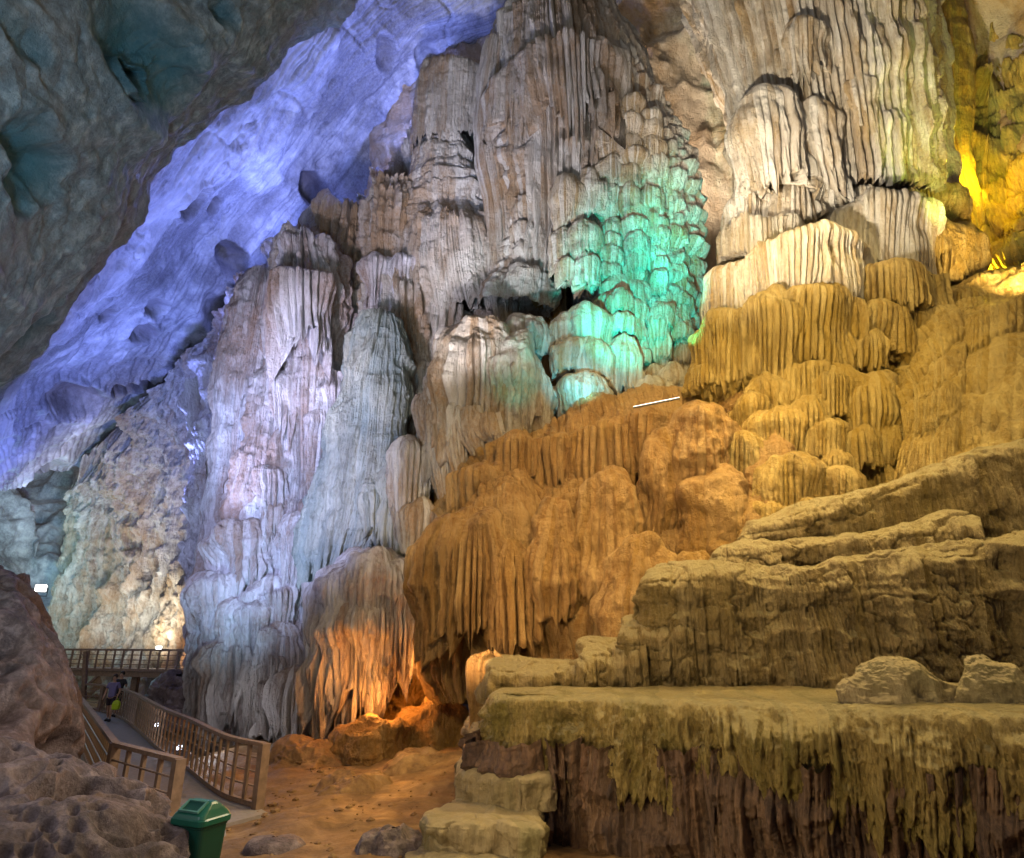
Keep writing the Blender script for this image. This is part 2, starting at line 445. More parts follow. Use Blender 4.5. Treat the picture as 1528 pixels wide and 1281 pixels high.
# ------------------------------------------------------------------ materials
def rock(name, dark, mid, light, alt=None, altamt=0.5, s=1.0, zs=0.25, bump=0.5, bd=0.06, pit=0.0, rough=0.62, streak=1.0, alts=0.22, topc=None, cont=1.0, zoff=0, dentc=None, drip=.55):
    m = bpy.data.materials.new(name); m.use_nodes = True; nt = m.node_tree; N = nt.nodes; L = nt.links
    b = N['Principled BSDF']
    geo = N.new('ShaderNodeNewGeometry')

    def mp(sx, sz, off=0):
        q = N.new('ShaderNodeMapping'); q.inputs['Scale'].default_value = (sx, sx, sz); q.inputs['Location'].default_value = (off, off * 1.3, off * .7)
        L.new(geo.outputs['Position'], q.inputs['Vector']); return q.outputs[0]

    def noise(vec, scale, det=6, rg=0.6, dist=0.0):
        q = N.new('ShaderNodeTexNoise'); q.inputs['Scale'].default_value = scale; q.inputs['Detail'].default_value = det
        q.inputs['Roughness'].default_value = rg; q.inputs['Distortion'].default_value = dist; L.new(vec, q.inputs['Vector']); return q.outputs['Fac']

    def mix(f, a, c, mode='MIX'):
        q = N.new('ShaderNodeMix'); q.data_type = 'RGBA'; q.blend_type = mode
        if isinstance(f, (int, float)): q.inputs[0].default_value = f
        else: L.new(f, q.inputs[0])
        for k, v in ((6, a), (7, c)):
            if isinstance(v, tuple): q.inputs[k].default_value = (*v, 1)
            else: L.new(v, q.inputs[k])
        return q.outputs[2]

    def ramp(f, stops):
        q = N.new('ShaderNodeValToRGB'); e = q.color_ramp.elements
        e[0].position = stops[0][0]; e[0].color = (*stops[0][1], 1); e[1].position = stops[-1][0]; e[1].color = (*stops[-1][1], 1)
        for p_, c_ in stops[1:-1]:
            z = e.new(p_); z.color = (*c_, 1)
        L.new(f, q.inputs[0]); return q.outputs[0]

    def g(v): return (v, v, v)

    def math_(op, a, c):
        q = N.new('ShaderNodeMath'); q.operation = op
        for k, v in enumerate((a, c)):
            if isinstance(v, (int, float)): q.inputs[k].default_value = v
            else: L.new(v, q.inputs[k])
        return q.outputs[0]
    body = noise(mp(s, s * zs, 3 + zoff), 1.6, 9, 0.68, 0.3)
    colr = ramp(body, [(0.5 - .17 / cont, dark), (0.5, mid), (0.5 + .15 / cont, light)])
    st = noise(mp(s * 5.5, s * 0.45, 8), 1.0, 5, 0.7)
    colr = mix(ramp(st, [(0.40, g(0)), (0.68, g(0.55 * streak))]), colr, light)
    colr = mix(ramp(noise(mp(s * 3.5, s * 0.3, 18), 1.0, 5, 0.7), [(0.50, g(0)), (0.68, g(0.7 * streak))]), colr, dark)
    if alt:
        al = noise(mp(alts, alts * .7, 21 + zoff), 1.0, 6, 0.62, 0.4)
        colr = mix(ramp(al, [(0.46, g(0)), (0.60, g(altamt))]), colr, alt)
    if topc:
        sep = N.new('ShaderNodeSeparateXYZ'); L.new(geo.outputs['Normal'], sep.inputs[0])
        tf = math_('ADD', sep.outputs[2], math_('MULTIPLY', math_('SUBTRACT', noise(mp(2.5, 2.5, 5), 1, 5, 0.65), 0.5), 0.8))
        colr = mix(ramp(tf, [(0.45, g(0)), (0.75, g(0.85))]), colr, topc)
    speck = noise(mp(9 * s, 7 * s, 2), 1.0, 4, 0.7)
    colr = mix(ramp(speck, [(0.35, g(0.0)), (0.75, g(0.35))]), colr, light)
    if drip:
        at = N.new('ShaderNodeAttribute'); at.attribute_name = 'drip'
        colr = mix(ramp(at.outputs['Fac'], [(0.60, g(0)), (0.85, g(.75 * drip))]), colr, light)
        colr = mix(ramp(at.outputs['Fac'], [(0.0, g(0)), (0.18, g(0)), (0.2, g(.8 * drip)), (0.48, g(0))]), colr, alt or dark)
    if dentc:
        at = N.new('ShaderNodeAttribute'); at.attribute_name = 'dent_tint'; colr = mix(at.outputs['Fac'], colr, dentc)
    L.new(colr, b.inputs['Base Color'])
    h1_ = noise(mp(4.5 * s, 0.7 * s, 12), 1.0, 7, 0.72)
    h2_ = noise(mp(5 * s, 5 * s, 2), 1.0, 8, 0.70)
    hh = math_('ADD', math_('MULTIPLY', h1_, 1.1 * streak), math_('MULTIPLY', h2_, 0.8))
    hh = math_('ADD', hh, math_('MULTIPLY', noise(mp(15 * s, 11 * s, 7), 1.0, 4, 0.7), 0.28))
    if pit:
        v = N.new('ShaderNodeTexVoronoi'); v.inputs['Scale'].default_value = 3.0 * s; L.new(mp(1, 1, 4), v.inputs['Vector'])
        hh = math_('ADD', hh, math_('MULTIPLY', v.outputs['Distance'], pit))
    bp = N.new('ShaderNodeBump'); bp.inputs['Strength'].default_value = bump; bp.inputs['Distance'].default_value = bd * 4
    L.new(hh, bp.inputs['Height']); L.new(bp.outputs[0], b.inputs['Normal'])
    rr = ramp(noise(mp(1.2, .6, 30), 1, 5, .6), [(0.35, g(max(0.2, rough - .22))), (0.7, g(min(1, rough + .2)))])
    L.new(rr, b.inputs['Roughness']); b.inputs['Specular IOR Level'].default_value = 0.35
    return m


M_ceil = rock('vault_limestone', (.16, .16, .19), (.36, .36, .40), (.56, .56, .58), alt=(.08, .075, .085), altamt=.85, zs=1, streak=.25, bump=.45, bd=.08, alts=.16, s=.8, dentc=(.10, .08, .08))
M_over = rock('dark_overhang_rock', (.035, .05, .065), (.115, .155, .18), (.33, .38, .40), alt=(.17, .135, .11), altamt=.5, zs=.6, streak=.4, bump=.7, bd=.03, alts=.3, s=2.0, dentc=(.02, .12, .15))
M_cream = rock('cream_flowstone', (.26, .15, .055), (.52, .43, .30), (.80, .76, .69), alt=(.38, .23, .07), altamt=.6, drip=1.0, bump=1, bd=.075)
M_grey = rock('grey_flowstone', (.15, .09, .045), (.37, .31, .25), (.70, .67, .62), alt=(.32, .18, .07), altamt=.8, drip=.85, bump=1, bd=.075)
M_lilac = rock('pale_column_limestone', (.13, .085, .075), (.40, .36, .37), (.76, .74, .77), alt=(.26, .14, .07), altamt=.75, drip=.7, bump=1, bd=.075, zs=.10)
M_green = rock('weathered_drapery_limestone', (.11, .10, .075), (.28, .29, .24), (.55, .54, .46), alt=(.16, .23, .25), altamt=.6, bump=1, bd=.075, zs=.10)
M_ochre = rock('ochre_flowstone', (.12, .065, .010), (.33, .205, .050), (.60, .46, .20), alt=(.38, .24, .03), altamt=.6, bump=1, bd=.075)
M_apron = rock('brown_flowstone', (.10, .042, .010), (.27, .135, .038), (.48, .32, .15), alt=(.32, .18, .03), altamt=.6, bump=1, bd=.075, zs=.16)
M_terr = rock('terrace_limestone', (.065, .038, .014), (.22, .15, .062), (.46, .36, .20), alt=(.26, .18, .045), altamt=.6, bump=1, bd=.08, s=1.8, topc=(.42, .35, .19))
M_shelf = rock('mossy_ledge_limestone', (.08, .05, .014), (.30, .205, .06), (.58, .43, .17), alt=(.17, .15, .025), altamt=.55, bump=1, bd=.06, s=3.0, topc=(.44, .37, .20), alts=.9, pit=.6, zs=.4)
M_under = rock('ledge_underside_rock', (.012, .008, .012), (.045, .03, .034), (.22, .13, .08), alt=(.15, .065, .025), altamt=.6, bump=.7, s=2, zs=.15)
M_far = rock('far_wall_limestone', (.12, .09, .07), (.36, .32, .27), (.62, .60, .54), alt=(.34, .20, .07), altamt=.8, bump=.9, bd=.12, s=.9, zs=.5, alts=.14, cont=1.3)
M_back = rock('back_wall_limestone', (.20, .13, .07), (.42, .33, .22), (.64, .56, .45), alt=(.44, .24, .07), altamt=.7, bump=.9, bd=.1, s=.8, zs=.7, streak=.5)
M_sideb = rock('scalloped_brown_rock', (.022, .016, .018), (.075, .056, .06), (.25, .20, .20), alt=(.14, .08, .05), altamt=.5, zs=.9, streak=.2, bump=.7, bd=.02, s=2.6)
M_gold = rock('golden_wall_limestone', (.20, .11, .02), (.44, .27, .05), (.60, .44, .13), alt=(.10, .17, .07), altamt=.6, bump=.8, bd=.08, zs=.5)
M_sand = rock('packed_sandy_ground', (.075, .04, .015), (.165, .09, .035), (.28, .175, .08), alt=(.07, .04, .02), altamt=.5, zs=1, streak=.2, bump=.35, bd=.03, s=1.2, rough=.7)
M_step = rock('step_limestone', (.09, .06, .03), (.20, .145, .075), (.34, .27, .16), alt=(.12, .12, .04), altamt=.6, bump=.8, bd=.03, s=2.4, topc=(.40, .32, .18))


def plain(name, col, rough=.6, metal=0, bump=0, var=.25, sc=8, emis=None):
    m = bpy.data.materials.new(name); m.use_nodes = True; nt = m.node_tree; b = nt.nodes['Principled BSDF']
    n = nt.nodes.new('ShaderNodeTexNoise'); n.inputs['Scale'].default_value = sc; n.inputs['Detail'].default_value = 6
    tc = nt.nodes.new('ShaderNodeTexCoord'); nt.links.new(tc.outputs['Object'], n.inputs['Vector'])
    r = nt.nodes.new('ShaderNodeValToRGB'); e = r.color_ramp.elements
    e[0].position = .3; e[1].position = .7
    e[0].color = (*[c * (1 - var) for c in col], 1); e[1].color = (*[min(1, c * (1 + var)) for c in col], 1)
    nt.links.new(n.outputs['Fac'], r.inputs[0]); nt.links.new(r.outputs[0], b.inputs['Base Color'])
    b.inputs['Roughness'].default_value = rough; b.inputs['Metallic'].default_value = metal
    if bump:
        bp = nt.nodes.new('ShaderNodeBump'); bp.inputs['Strength'].default_value = bump; bp.inputs['Distance'].default_value = .02
        nt.links.new(n.outputs['Fac'], bp.inputs['Height']); nt.links.new(bp.outputs[0], b.inputs['Normal'])
    if emis:
        b.inputs['Emission Color'].default_value = (*emis[0], 1); b.inputs['Emission Strength'].default_value = emis[1]
    return m


# ------------------------------------------------------------------ tagging
def tag(o, label=None, cat=None, group=None, kind=None):
    if label: o['label'] = label
    if cat: o['category'] = cat
    if group: o['group'] = group
    if kind: o['kind'] = kind
    return o


def thing(name, loc, label, cat, group=None):
    o = bpy.data.objects.new(name, None); COL.objects.link(o); o.location = Vector(loc); o.empty_display_size = .2
    return tag(o, label, cat, group)


# ================================================================== SETTING
# floor
def floor_z(x, y):
    z = -0.12 + 0.10 * n2(x * .5 + 3, y * .5) + 0.05 * n2(x * 1.7, y * 1.7) - 0.0 * x
    z = z + 0.25 * ss(-6.5, -3.2, x) * ss(20, 12, y) + 1.2 * ss(-4, 3, x) * ss(13, 17, y)
    z = z + 0.9 * ss(9, 4, y)
    z = z - 0.5 * ss(-8.0, -11, x) * ss(14, 20, y)
    return z


nx, ny = 300, 420
fx = np.linspace(-34, 20, nx)[None] + 0 * np.zeros((ny, 1)); fy = (np.linspace(0, 1, ny)[:, None] ** 1.6) * 76 - 4 + 0 * fx
fz = floor_z(fx, fy) + 0.09 * ridged3(fx * .8, fy * .8, 0 * fx, 4) * ss(14, 20, fy) + 0.04 * ridged3(fx * 1.1, fy * 1.6 + 4, fx * 0, 5) * ss(-6, -4, fx) + 0.025 * fbm3(fx * 3, fy * 3, fx * 0, 3)
tag(mesh_grid('ground', np.stack([fx, fy, fz], -1), False, M_sand, flip=True), kind='structure')

# back wall behind every formation
pl = [(-14, 58), (-19, 47), (-12, 38), (-5, 34), (2, 32.5), (9, 32), (15, 31), (21, 29), (26, 24), (26, 14), (22, 4)]
rows = [[(x * k, y * k2, z) for x, y in pl] for z, k, k2 in ((52, .95, 1.0), (36, 1, 1), (22, 1, 1), (10, 1, 1), (-2, 1, 1))]
tag(sheet('cave_wall', rows, M_back, add(D_rough(1.6, .16, 6, .6), D_flow(1.0, .35, .1)), 330, 420, world=True), kind='structure')

# blue vault
rows = [[(520, -260, 20), (760, -260, 26), (980, -200, 30), (1150, -120, 31)],
        [(330, -60, 20), (560, -60, 27), (800, -20, 31), (960, 20, 33)],
        [(230, 170, 21), (420, 130, 28), (620, 90, 33), (760, 130, 36)],
        [(120, 350, 22), (280, 330, 30), (470, 280, 36), (700, 330, 39)],
        [(20, 480, 23), (170, 470, 31), (350, 440, 38), (560, 520, 43)],
        [(-90, 600, 25), (60, 600, 34), (240, 590, 43), (420, 700, 50)],
        [(-160, 760, 29), (0, 715, 40), (130, 700, 50), (260, 820, 58)]]
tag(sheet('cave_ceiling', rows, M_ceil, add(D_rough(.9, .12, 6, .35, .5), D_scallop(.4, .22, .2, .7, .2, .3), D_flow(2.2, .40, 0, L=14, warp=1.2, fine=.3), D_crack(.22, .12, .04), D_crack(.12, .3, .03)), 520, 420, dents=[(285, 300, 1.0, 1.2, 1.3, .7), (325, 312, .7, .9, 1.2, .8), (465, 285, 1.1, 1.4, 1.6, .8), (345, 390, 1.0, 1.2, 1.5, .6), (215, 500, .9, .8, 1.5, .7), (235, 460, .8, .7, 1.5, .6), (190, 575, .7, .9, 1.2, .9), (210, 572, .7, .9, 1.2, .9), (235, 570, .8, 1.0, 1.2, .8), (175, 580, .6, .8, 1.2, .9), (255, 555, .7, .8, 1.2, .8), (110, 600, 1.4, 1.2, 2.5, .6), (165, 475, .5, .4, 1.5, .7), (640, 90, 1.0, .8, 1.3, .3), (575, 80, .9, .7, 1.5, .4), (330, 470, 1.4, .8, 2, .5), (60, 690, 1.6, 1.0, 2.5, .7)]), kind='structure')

# far passage on the left
rows = [[(-150, 690, 46), (-20, 690, 52), (60, 690, 58), (130, 640, 60), (220, 640, 62)],
        [(-160, 760, 44), (-20, 760, 50), (50, 760, 56), (110, 740, 57), (200, 740, 60)],
        [(-170, 840, 42), (-20, 840, 48), (40, 850, 53), (90, 850, 54), (170, 850, 58)],
        [(-180, 1100, 40), (-20, 1100, 46), (40, 1100, 50), (90, 1100, 52), (150, 1100, 56)]]
tag(sheet('cave_wall_far_end', rows, M_ceil, D_rough(2.2, .16, 6, .6), 150, 180), kind='structure')

# dark overhang near left
rows = [[(-420, -260, 7), (-120, -320, 9), (200, -300, 11), (480, -260, 13.5), (760, -210, 16)],
        [(-420, -40, 6.5), (-100, -60, 8.5), (180, -60, 11), (420, -40, 13.5), (570, -30, 16.5)],
        [(-420, 160, 6.5), (-100, 130, 8.5), (120, 120, 11), (330, 90, 13.6), (450, 85, 17)],
        [(-420, 330, 6.5), (-140, 300, 8.5), (50, 260, 11), (210, 225, 13.8), (262, 250, 17)],
        [(-420, 480, 6.5), (-170, 440, 8.5), (-20, 410, 11), (120, 380, 13.8), (178, 395, 17)],
        [(-420, 640, 6.8), (-220, 600, 9), (-80, 560, 11), (20, 500, 13.8), (85, 505, 17)],
        [(-420, 800, 7.4), (-260, 740, 9.5), (-150, 690, 11.5), (-60, 600, 14), (5, 582, 17.5)]]
tag(sheet('cave_overhang', rows, M_over, add(D_rough(.6, .25, 5, .4), D_scallop(.45, .33, .09, 1.6, .1, .5), D_crack(.05, .45, .04), D_rough(.05, 2.2, 4, .5)), 420, 400, dents=[(235, 95, 1.45, .7, 1.5, .75), (212, 118, .42, 2.6, 1.2, 1.0), (60, 240, .8, .5, 1.6, .8), (40, 290, .5, .3, 1.5, .7), (65, 490, .9, .45, 1.5, .9), (350, 20, .5, .4, 1.2, .5), (30, 60, .5, .2, 1.4, .4)]), kind='structure')

# ================================================================== FORMATIONS
exec_later = []
# far-left wall
rows = [[(120, 690, 46), (190, 625, 43), (280, 540, 38.5), (345, 470, 35), (430, 400, 33)],
        [(108, 735, 49), (185, 700, 46), (270, 650, 42), (350, 600, 39), (440, 560, 36)],
        [(95, 800, 51), (180, 790, 49), (260, 780, 46), (330, 780, 43), (420, 780, 40)],
        [(85, 900, 50), (170, 900, 48), (250, 900, 45), (310, 900, 42), (400, 900, 40)],
        [(70, 1060, 49), (160, 1060, 46.5), (240, 1060, 44), (300, 1060, 41), (400, 1060, 39)]]
tag(sheet('rock_wall', rows, M_far, add(D_rough(1.3, .35, 6, .7, .6, .55), D_flow(.5, .35, .1, bead=.2)), 240, 240),
    'craggy pale wall with rust streaks rising behind the far footbridge', 'rock wall')

# ---- left group: striped pale columns
t = thing('limestone_column', P(350, 900, 27), 'tall ribbed pale blue strand of stone standing left of the brown striped column', 'rock column')
lathe('shaft', [(395, 400, 8), (388, 470, 42), (372, 560, 50), (358, 650, 44), (348, 740, 40), (338, 830, 36), (330, 900, 36), (322, 980, 30)], 28, M_lilac,
      add(D_flow(.32, .22, .25, .3, 9, fine=.4), D_rough(.25, .8)), 260, 240, parent=t)
t2 = thing('limestone_column', P(400, 1050, 26), 'brown and cream striped column above the hanging skirt beside the walkway', 'rock column')
lathe('shaft', [(418, 430, 10), (425, 520, 36), (415, 620, 46), (405, 700, 50), (392, 800, 55), (385, 880, 60), (385, 930, 66)], 26.5, M_lilac,
      add(D_flow(.36, .22, .3, .35, 9, fine=.4), D_rough(.35, .8)), 260, 240, parent=t2)
for k, (px, pt, hw, pb, d) in enumerate([(326, 850, 36, 1058, 24.6), (372, 890, 38, 1050, 24.3), (410, 862, 34, 1030, 24.4), (345, 950, 34, 1074, 24.0), (390, 965, 30, 1092, 23.8), (425, 930, 30, 1044, 24.0),
                                         (308, 930, 24, 1062, 24.6), (365, 780, 34, 900, 25.0), (398, 740, 30, 850, 25.2), (340, 800, 26, 890, 25.4), (412, 1010, 22, 1104, 23.6)]):
    bell('skirt', px, pt, hw, pb, d, M_lilac, .22, .20, .45, parent=t2, n=80, m=150, rough=.45, seed=500 + k, dome=.2, taper=.85)
t3 = thing('limestone_column', P(450, 1105, 24), 'violet tinted cluster of fused stalactites reaching the ground by the orange lamp', 'rock column')
lathe('shaft', [(452, 350, 10), (455, 400, 38), (462, 480, 50), (456, 560, 52), (452, 640, 50), (450, 740, 50), (445, 840, 48), (440, 930, 45), (445, 1010, 40), (450, 1070, 30)], 26.2, M_lilac,
      add(D_flow(.42, .32, .3, .35, 7, bead=.25), D_rough(.45, .7)), 300, 240, parent=t3)
bell('hanging_fringe', 450, 400, 46, 520, 24.3, M_lilac, .35, .22, .55, parent=t3, n=80, m=170, seed=8, dome=.2)
bell('hanging_fringe', 440, 990, 34, 1095, 23.2, M_lilac, .3, .22, .5, parent=t3, n=80, m=150, seed=9, dome=.4)
lathe('foot', [(490, 1040, 4), (486, 1070, 18), (480, 1112, 24)], 22.6, M_lilac, D_rough(.25, 1.0), 60, 90, parent=t3)
lathe('shaft', [(500, 560, 20), (496, 700, 34), (486, 820, 36), (478, 900, 36), (470, 1000, 32), (462, 1080, 26)], 25.4, M_lilac,
      add(D_flow(.3, .25, .25), D_rough(.3, .8)), 200, 150, parent=t3)

rows = [[(322, 520, 34), (352, 470, 33), (405, 425, 32.5), (450, 352, 32), (515, 325, 31.5), (590, 282, 30.5), (632, 180, 30), (660, 110, 30)],
        [(300, 640, 33), (350, 620, 32), (405, 600, 31), (455, 560, 30.5), (515, 520, 30), (590, 480, 29.5), (640, 440, 29.5), (680, 420, 29.5)],
        [(290, 800, 31), (345, 790, 30), (400, 780, 29), (455, 760, 28.6), (515, 720, 28.4), (590, 700, 28), (640, 680, 28), (690, 680, 28)],
        [(290, 1010, 29), (345, 1010, 28), (400, 1010, 27), (455, 1010, 26.6), (515, 1000, 26), (590, 1000, 26), (640, 980, 26), (690, 980, 26)]]
t = sheet('fluted_wall', rows, M_lilac, add(D_flow(.8, .6, .5, .3, 9, .8, bead=.5, fine=.4, gap=.2), D_flow(.26, .14, 0), D_rough(.5, .6, 5, .5)), 420, 420)
tag(t, 'ragged fluted wall filling the gaps behind the pale striped columns under the vault', 'rock wall')
for k, (px, pt, hw, pb, d) in enumerate([(470, 430, 22, 560, 26.8), (500, 400, 18, 500, 27.2), (425, 560, 20, 640, 25.4), (530, 470, 22, 600, 27.0), (480, 600, 22, 720, 25.0), (410, 690, 20, 780, 25.2), (560, 380, 20, 470, 26.4), (440, 770, 24, 880, 24.4), (600, 380, 18, 460, 26.0), (372, 800, 22, 900, 25.6)]):
    bell('hanging_fringe', px, pt, hw, pb, d, M_lilac, .22, .18, .6, parent=t3, n=60, m=110, seed=200 + k, dome=.22, taper=.7, rough=.3)

# green-grey drapery
t = thing('flowstone_drapery', P(540, 830, 23), 'grey green drapery swelling out like a beard above the purple dome', 'flowstone')
lathe('beard', [(572, 470, 8), (566, 510, 34), (556, 580, 48), (548, 650, 58), (536, 720, 66), (522, 780, 62), (505, 840, 46), (490, 870, 34)], 24.2, M_green,
      add(D_flow(.34, .24, .35, .4, 5, .8), D_rough(.25, .9)), 260, 260, parent=t, hem=(1.4, .35, .8))
for k, (px, pt, hw, pb, d) in enumerate([(585, 690, 26, 835, 22.8), (556, 720, 20, 800, 22.6), (612, 650, 30, 770, 22.4), (625, 745, 28, 828, 21.6)]):
    bell('tassel', px, pt, hw, pb, d, M_green if k < 2 else M_grey, .24, .16, .5, parent=t, n=60, m=120, seed=20 + k, dome=.3, taper=.6)

# purple dome with orange lit flutes
t = thing('flowstone_dome', P(550, 1080, 20), 'violet topped dome with long wavy flutes hanging over the orange lamp', 'flowstone')
for k, (px, pt, hw, pb, d) in enumerate([(550, 816, 66, 960, 21.5), (498, 852, 38, 1070, 21.0), (590, 846, 42, 985, 21.3), (535, 880, 36, 1050, 20.8), (566, 900, 32, 1010, 20.9), (614, 870, 24, 950, 21.6)]):
    bell('cap', px, pt, hw, pb, d, M_lilac, .17, .24, .55, parent=t, n=110, m=210, seed=520 + k, dome=.22 if k else .35, taper=.85, rough=.35)
lathe('core', [(610, 860, 40), (600, 940, 62), (590, 1000, 66), (575, 1050, 70), (570, 1085, 76)], 23.5, M_apron, add(D_rough(.8, .7, 5, .7), D_flow(.4, .2, .1)), 120, 160, parent=t)
lathe('flank', [(478, 870, 18), (485, 950, 20), (492, 1020, 18), (505, 1080, 20)], 21.6, M_lilac, D_flow(.22, .16, .15), 110, 110, parent=t)

# column behind, between violet columns and the big one
t = thing('limestone_column', P(520, 700, 29), 'buff column of ragged hollow stalactites under the blue vault', 'rock column')
lathe('shaft', [(520, 322, 14), (522, 345, 44), (512, 430, 52), (506, 520, 54), (505, 600, 50), (500, 700, 46)], 29.5, M_grey,
      add(D_flow(.5, .5, .4, .4, 6, bead=.3), D_rough(.5, .7)), 240, 220, parent=t)
lathe('shaft', [(452, 348, 12), (455, 370, 34), (450, 430, 36), (445, 500, 34)], 28.6, M_grey, add(D_flow(.4, .35, .3), D_rough(.4, .8)), 120, 140, parent=t)
lathe('shaft', [(585, 280, 12), (582, 320, 30), (578, 400, 34), (572, 480, 36), (578, 560, 30), (585, 640, 28)], 27.6, M_grey, add(D_flow(.34, .32, .3, bead=.25), D_rough(.4, .8)), 200, 160, parent=t)

# ---- the central column
t = thing('stalagmite_column', P(870, 620, 26), 'huge central column, streaked grey above with stacked teal lit bells down its right side', 'rock column')
lathe('crown', [(840, -6, 8), (842, 14, 48), (838, 60, 84), (842, 110, 104), (850, 170, 116), (856, 240, 118), (856, 310, 112), (850, 380, 96), (835, 440, 80)], 27.5, M_grey,
      add(D_flow(.36, .40, .3, .22, 10, .45, bead=.30, bh=1.5, gap=.25, fine=.4), D_rough(.35, .5)), 340, 560, parent=t, hem=(1.6, .45, .6))
bell('hood', 765, 105, 42, 200, 25.4, M_grey, .3, .24, .5, parent=t, n=80, m=160, seed=3, dome=.4)
bell('hood', 855, 78, 80, 200, 24.9, M_grey, .32, .28, .7, parent=t, n=110, m=280, seed=4, dome=.22)
bell('hood', 935, 95, 34, 150, 25.8, M_grey, .6, .12, .2, parent=t, n=60, m=110, seed=6, dome=.7)
lathe('tower_core', [(930, 130, 16), (945, 160, 40), (955, 240, 58), (962, 320, 68), (964, 400, 70), (960, 480, 68), (952, 540, 60), (942, 590, 50), (935, 635, 44)], 26.3, M_grey,
      add(D_tier(.80, .40, .3, .8, .12, .08, .25, .5, 2, .5), D_rough(.3, 1.0)), 260, 260, parent=t)
rb = random.Random(4); kb = 0
for sx0, sx1, ya, yb, h0, dd0 in ((908, 914, 176, 590, 21, 24.3), (938, 952, 150, 600, 20, 24.0), (968, 986, 170, 590, 19, 24.2), (992, 1016, 225, 575, 17, 24.7), (1014, 1040, 290, 550, 14, 25.6)):
    y = ya
    while y < yb:
        f = (y - 150) / 450; stp = rb.uniform(15, 29); hw = h0 * rb.uniform(.78, 1.18)
        px = sx0 + (sx1 - sx0) * min(1, (y - ya) / (yb - ya) * 1.3) + rb.uniform(-4, 4) - (10 if y > 540 else 0)
        bell('bell', px, y - 4, hw, y + stp * rb.uniform(1.25, 1.6), dd0 + rb.uniform(-.18, .18), M_cream, .085, .055, .32, parent=t, n=34, m=84, seed=300 + kb, dome=rb.uniform(.4, .6), taper=rb.uniform(.72, .98), ratio=.9, rough=.06)
        y += stp; kb += 1
for k, (px, pt, hw, pb, d) in enumerate([(850, 262, 30, 345, 24.4), (884, 258, 28, 330, 24.3), (838, 340, 20, 400, 24.3), (874, 332, 26, 386, 23.9),
                                         (877, 380, 24, 430, 23.7), (846, 388, 20, 424, 23.9), (912, 200, 26, 250, 24.6), (905, 250, 22, 300, 24.3),
                                         (845, 464, 26, 520, 23.3), (880, 460, 38, 520, 23.1), (852, 508, 34, 562, 22.9), (888, 508, 34, 575, 22.8),
                                         (872, 560, 42, 622, 22.4), (925, 430, 20, 470, 23.4), (926, 468, 22, 500, 23.3), (932, 500, 26, 590, 23.0), (835, 575, 34, 622, 23.0),
                                         (968, 560, 26, 612, 22.8), (1000, 540, 22, 596, 23.0), (912, 590, 22, 622, 22.6)]):
    bell('bell', px, pt, hw, pb, d, M_cream, .13, .06, .3, parent=t, n=50, m=120, seed=40 + k, dome=.5, taper=.82, ratio=.9)
lathe('side_strand', [(742, 60, 6), (736, 120, 14), (728, 190, 17), (734, 250, 20), (744, 310, 18), (748, 380, 22), (752, 440, 24)], 26.0, M_grey, D_flow(.2, .16, .2, .4), 200, 120, parent=t)
lathe('lumpy_strand', [(775, 190, 22), (790, 260, 36), (792, 330, 34), (782, 400, 34), (770, 470, 40)], 26.2, M_grey, add(D_tier(1.2, .45, .6, 1.3, .2, .06, .3, .5, 6), D_rough(.3, 1)), 200, 200, parent=t)
lathe('recess', [(818, 340, 24), (818, 400, 30), (822, 500, 30), (830, 620, 40)], 27.6, M_apron, D_flow(.3, .12, .2), 120, 120, parent=t)

t = thing('limestone_column', P(670, 500, 28), 'drum topped column left of the central one, with long fluted curtain below', 'rock column')
lathe('drum', [(673, 106, 8), (674, 116, 44), (672, 150, 48), (670, 228, 46)], 28.2, M_grey, add(D_flow(.3, .2, .2, .4, 9), D_rough(.15, .8)), 110, 200, parent=t, hem=(1.3, .3, .6))
lathe('shaft', [(670, 205, 30), (668, 240, 46), (662, 290, 56), (658, 340, 62), (660, 380, 66)], 28.3, M_grey, add(D_tier(1.0, .22, .8, 5, .3, .05, .35, .5, 4, .1), D_rough(.25, .7)), 200, 240, parent=t)
lathe('curtain', [(672, 340, 50), (672, 365, 74), (676, 420, 86), (684, 480, 88), (690, 500, 84)], 27.6, M_grey, add(D_flow(.42, .36, .3, .3, 5, bead=.2, bh=1.2), D_rough(.15, 1)), 200, 320, parent=t, hem=(2.2, .42, .5))
lathe('shaft', [(610, 420, 22), (612, 500, 32), (618, 580, 34), (610, 650, 30), (604, 720, 24)], 26.5, M_grey, add(D_flow(.3, .3, .3, bead=.2), D_rough(.3, .8)), 200, 150, parent=t)
lathe('shaft', [(655, 470, 34), (650, 540, 30), (648, 600, 26)], 26.8, M_grey, add(D_flow(.3, .3, .3, bead=.2)), 100, 120, parent=t)

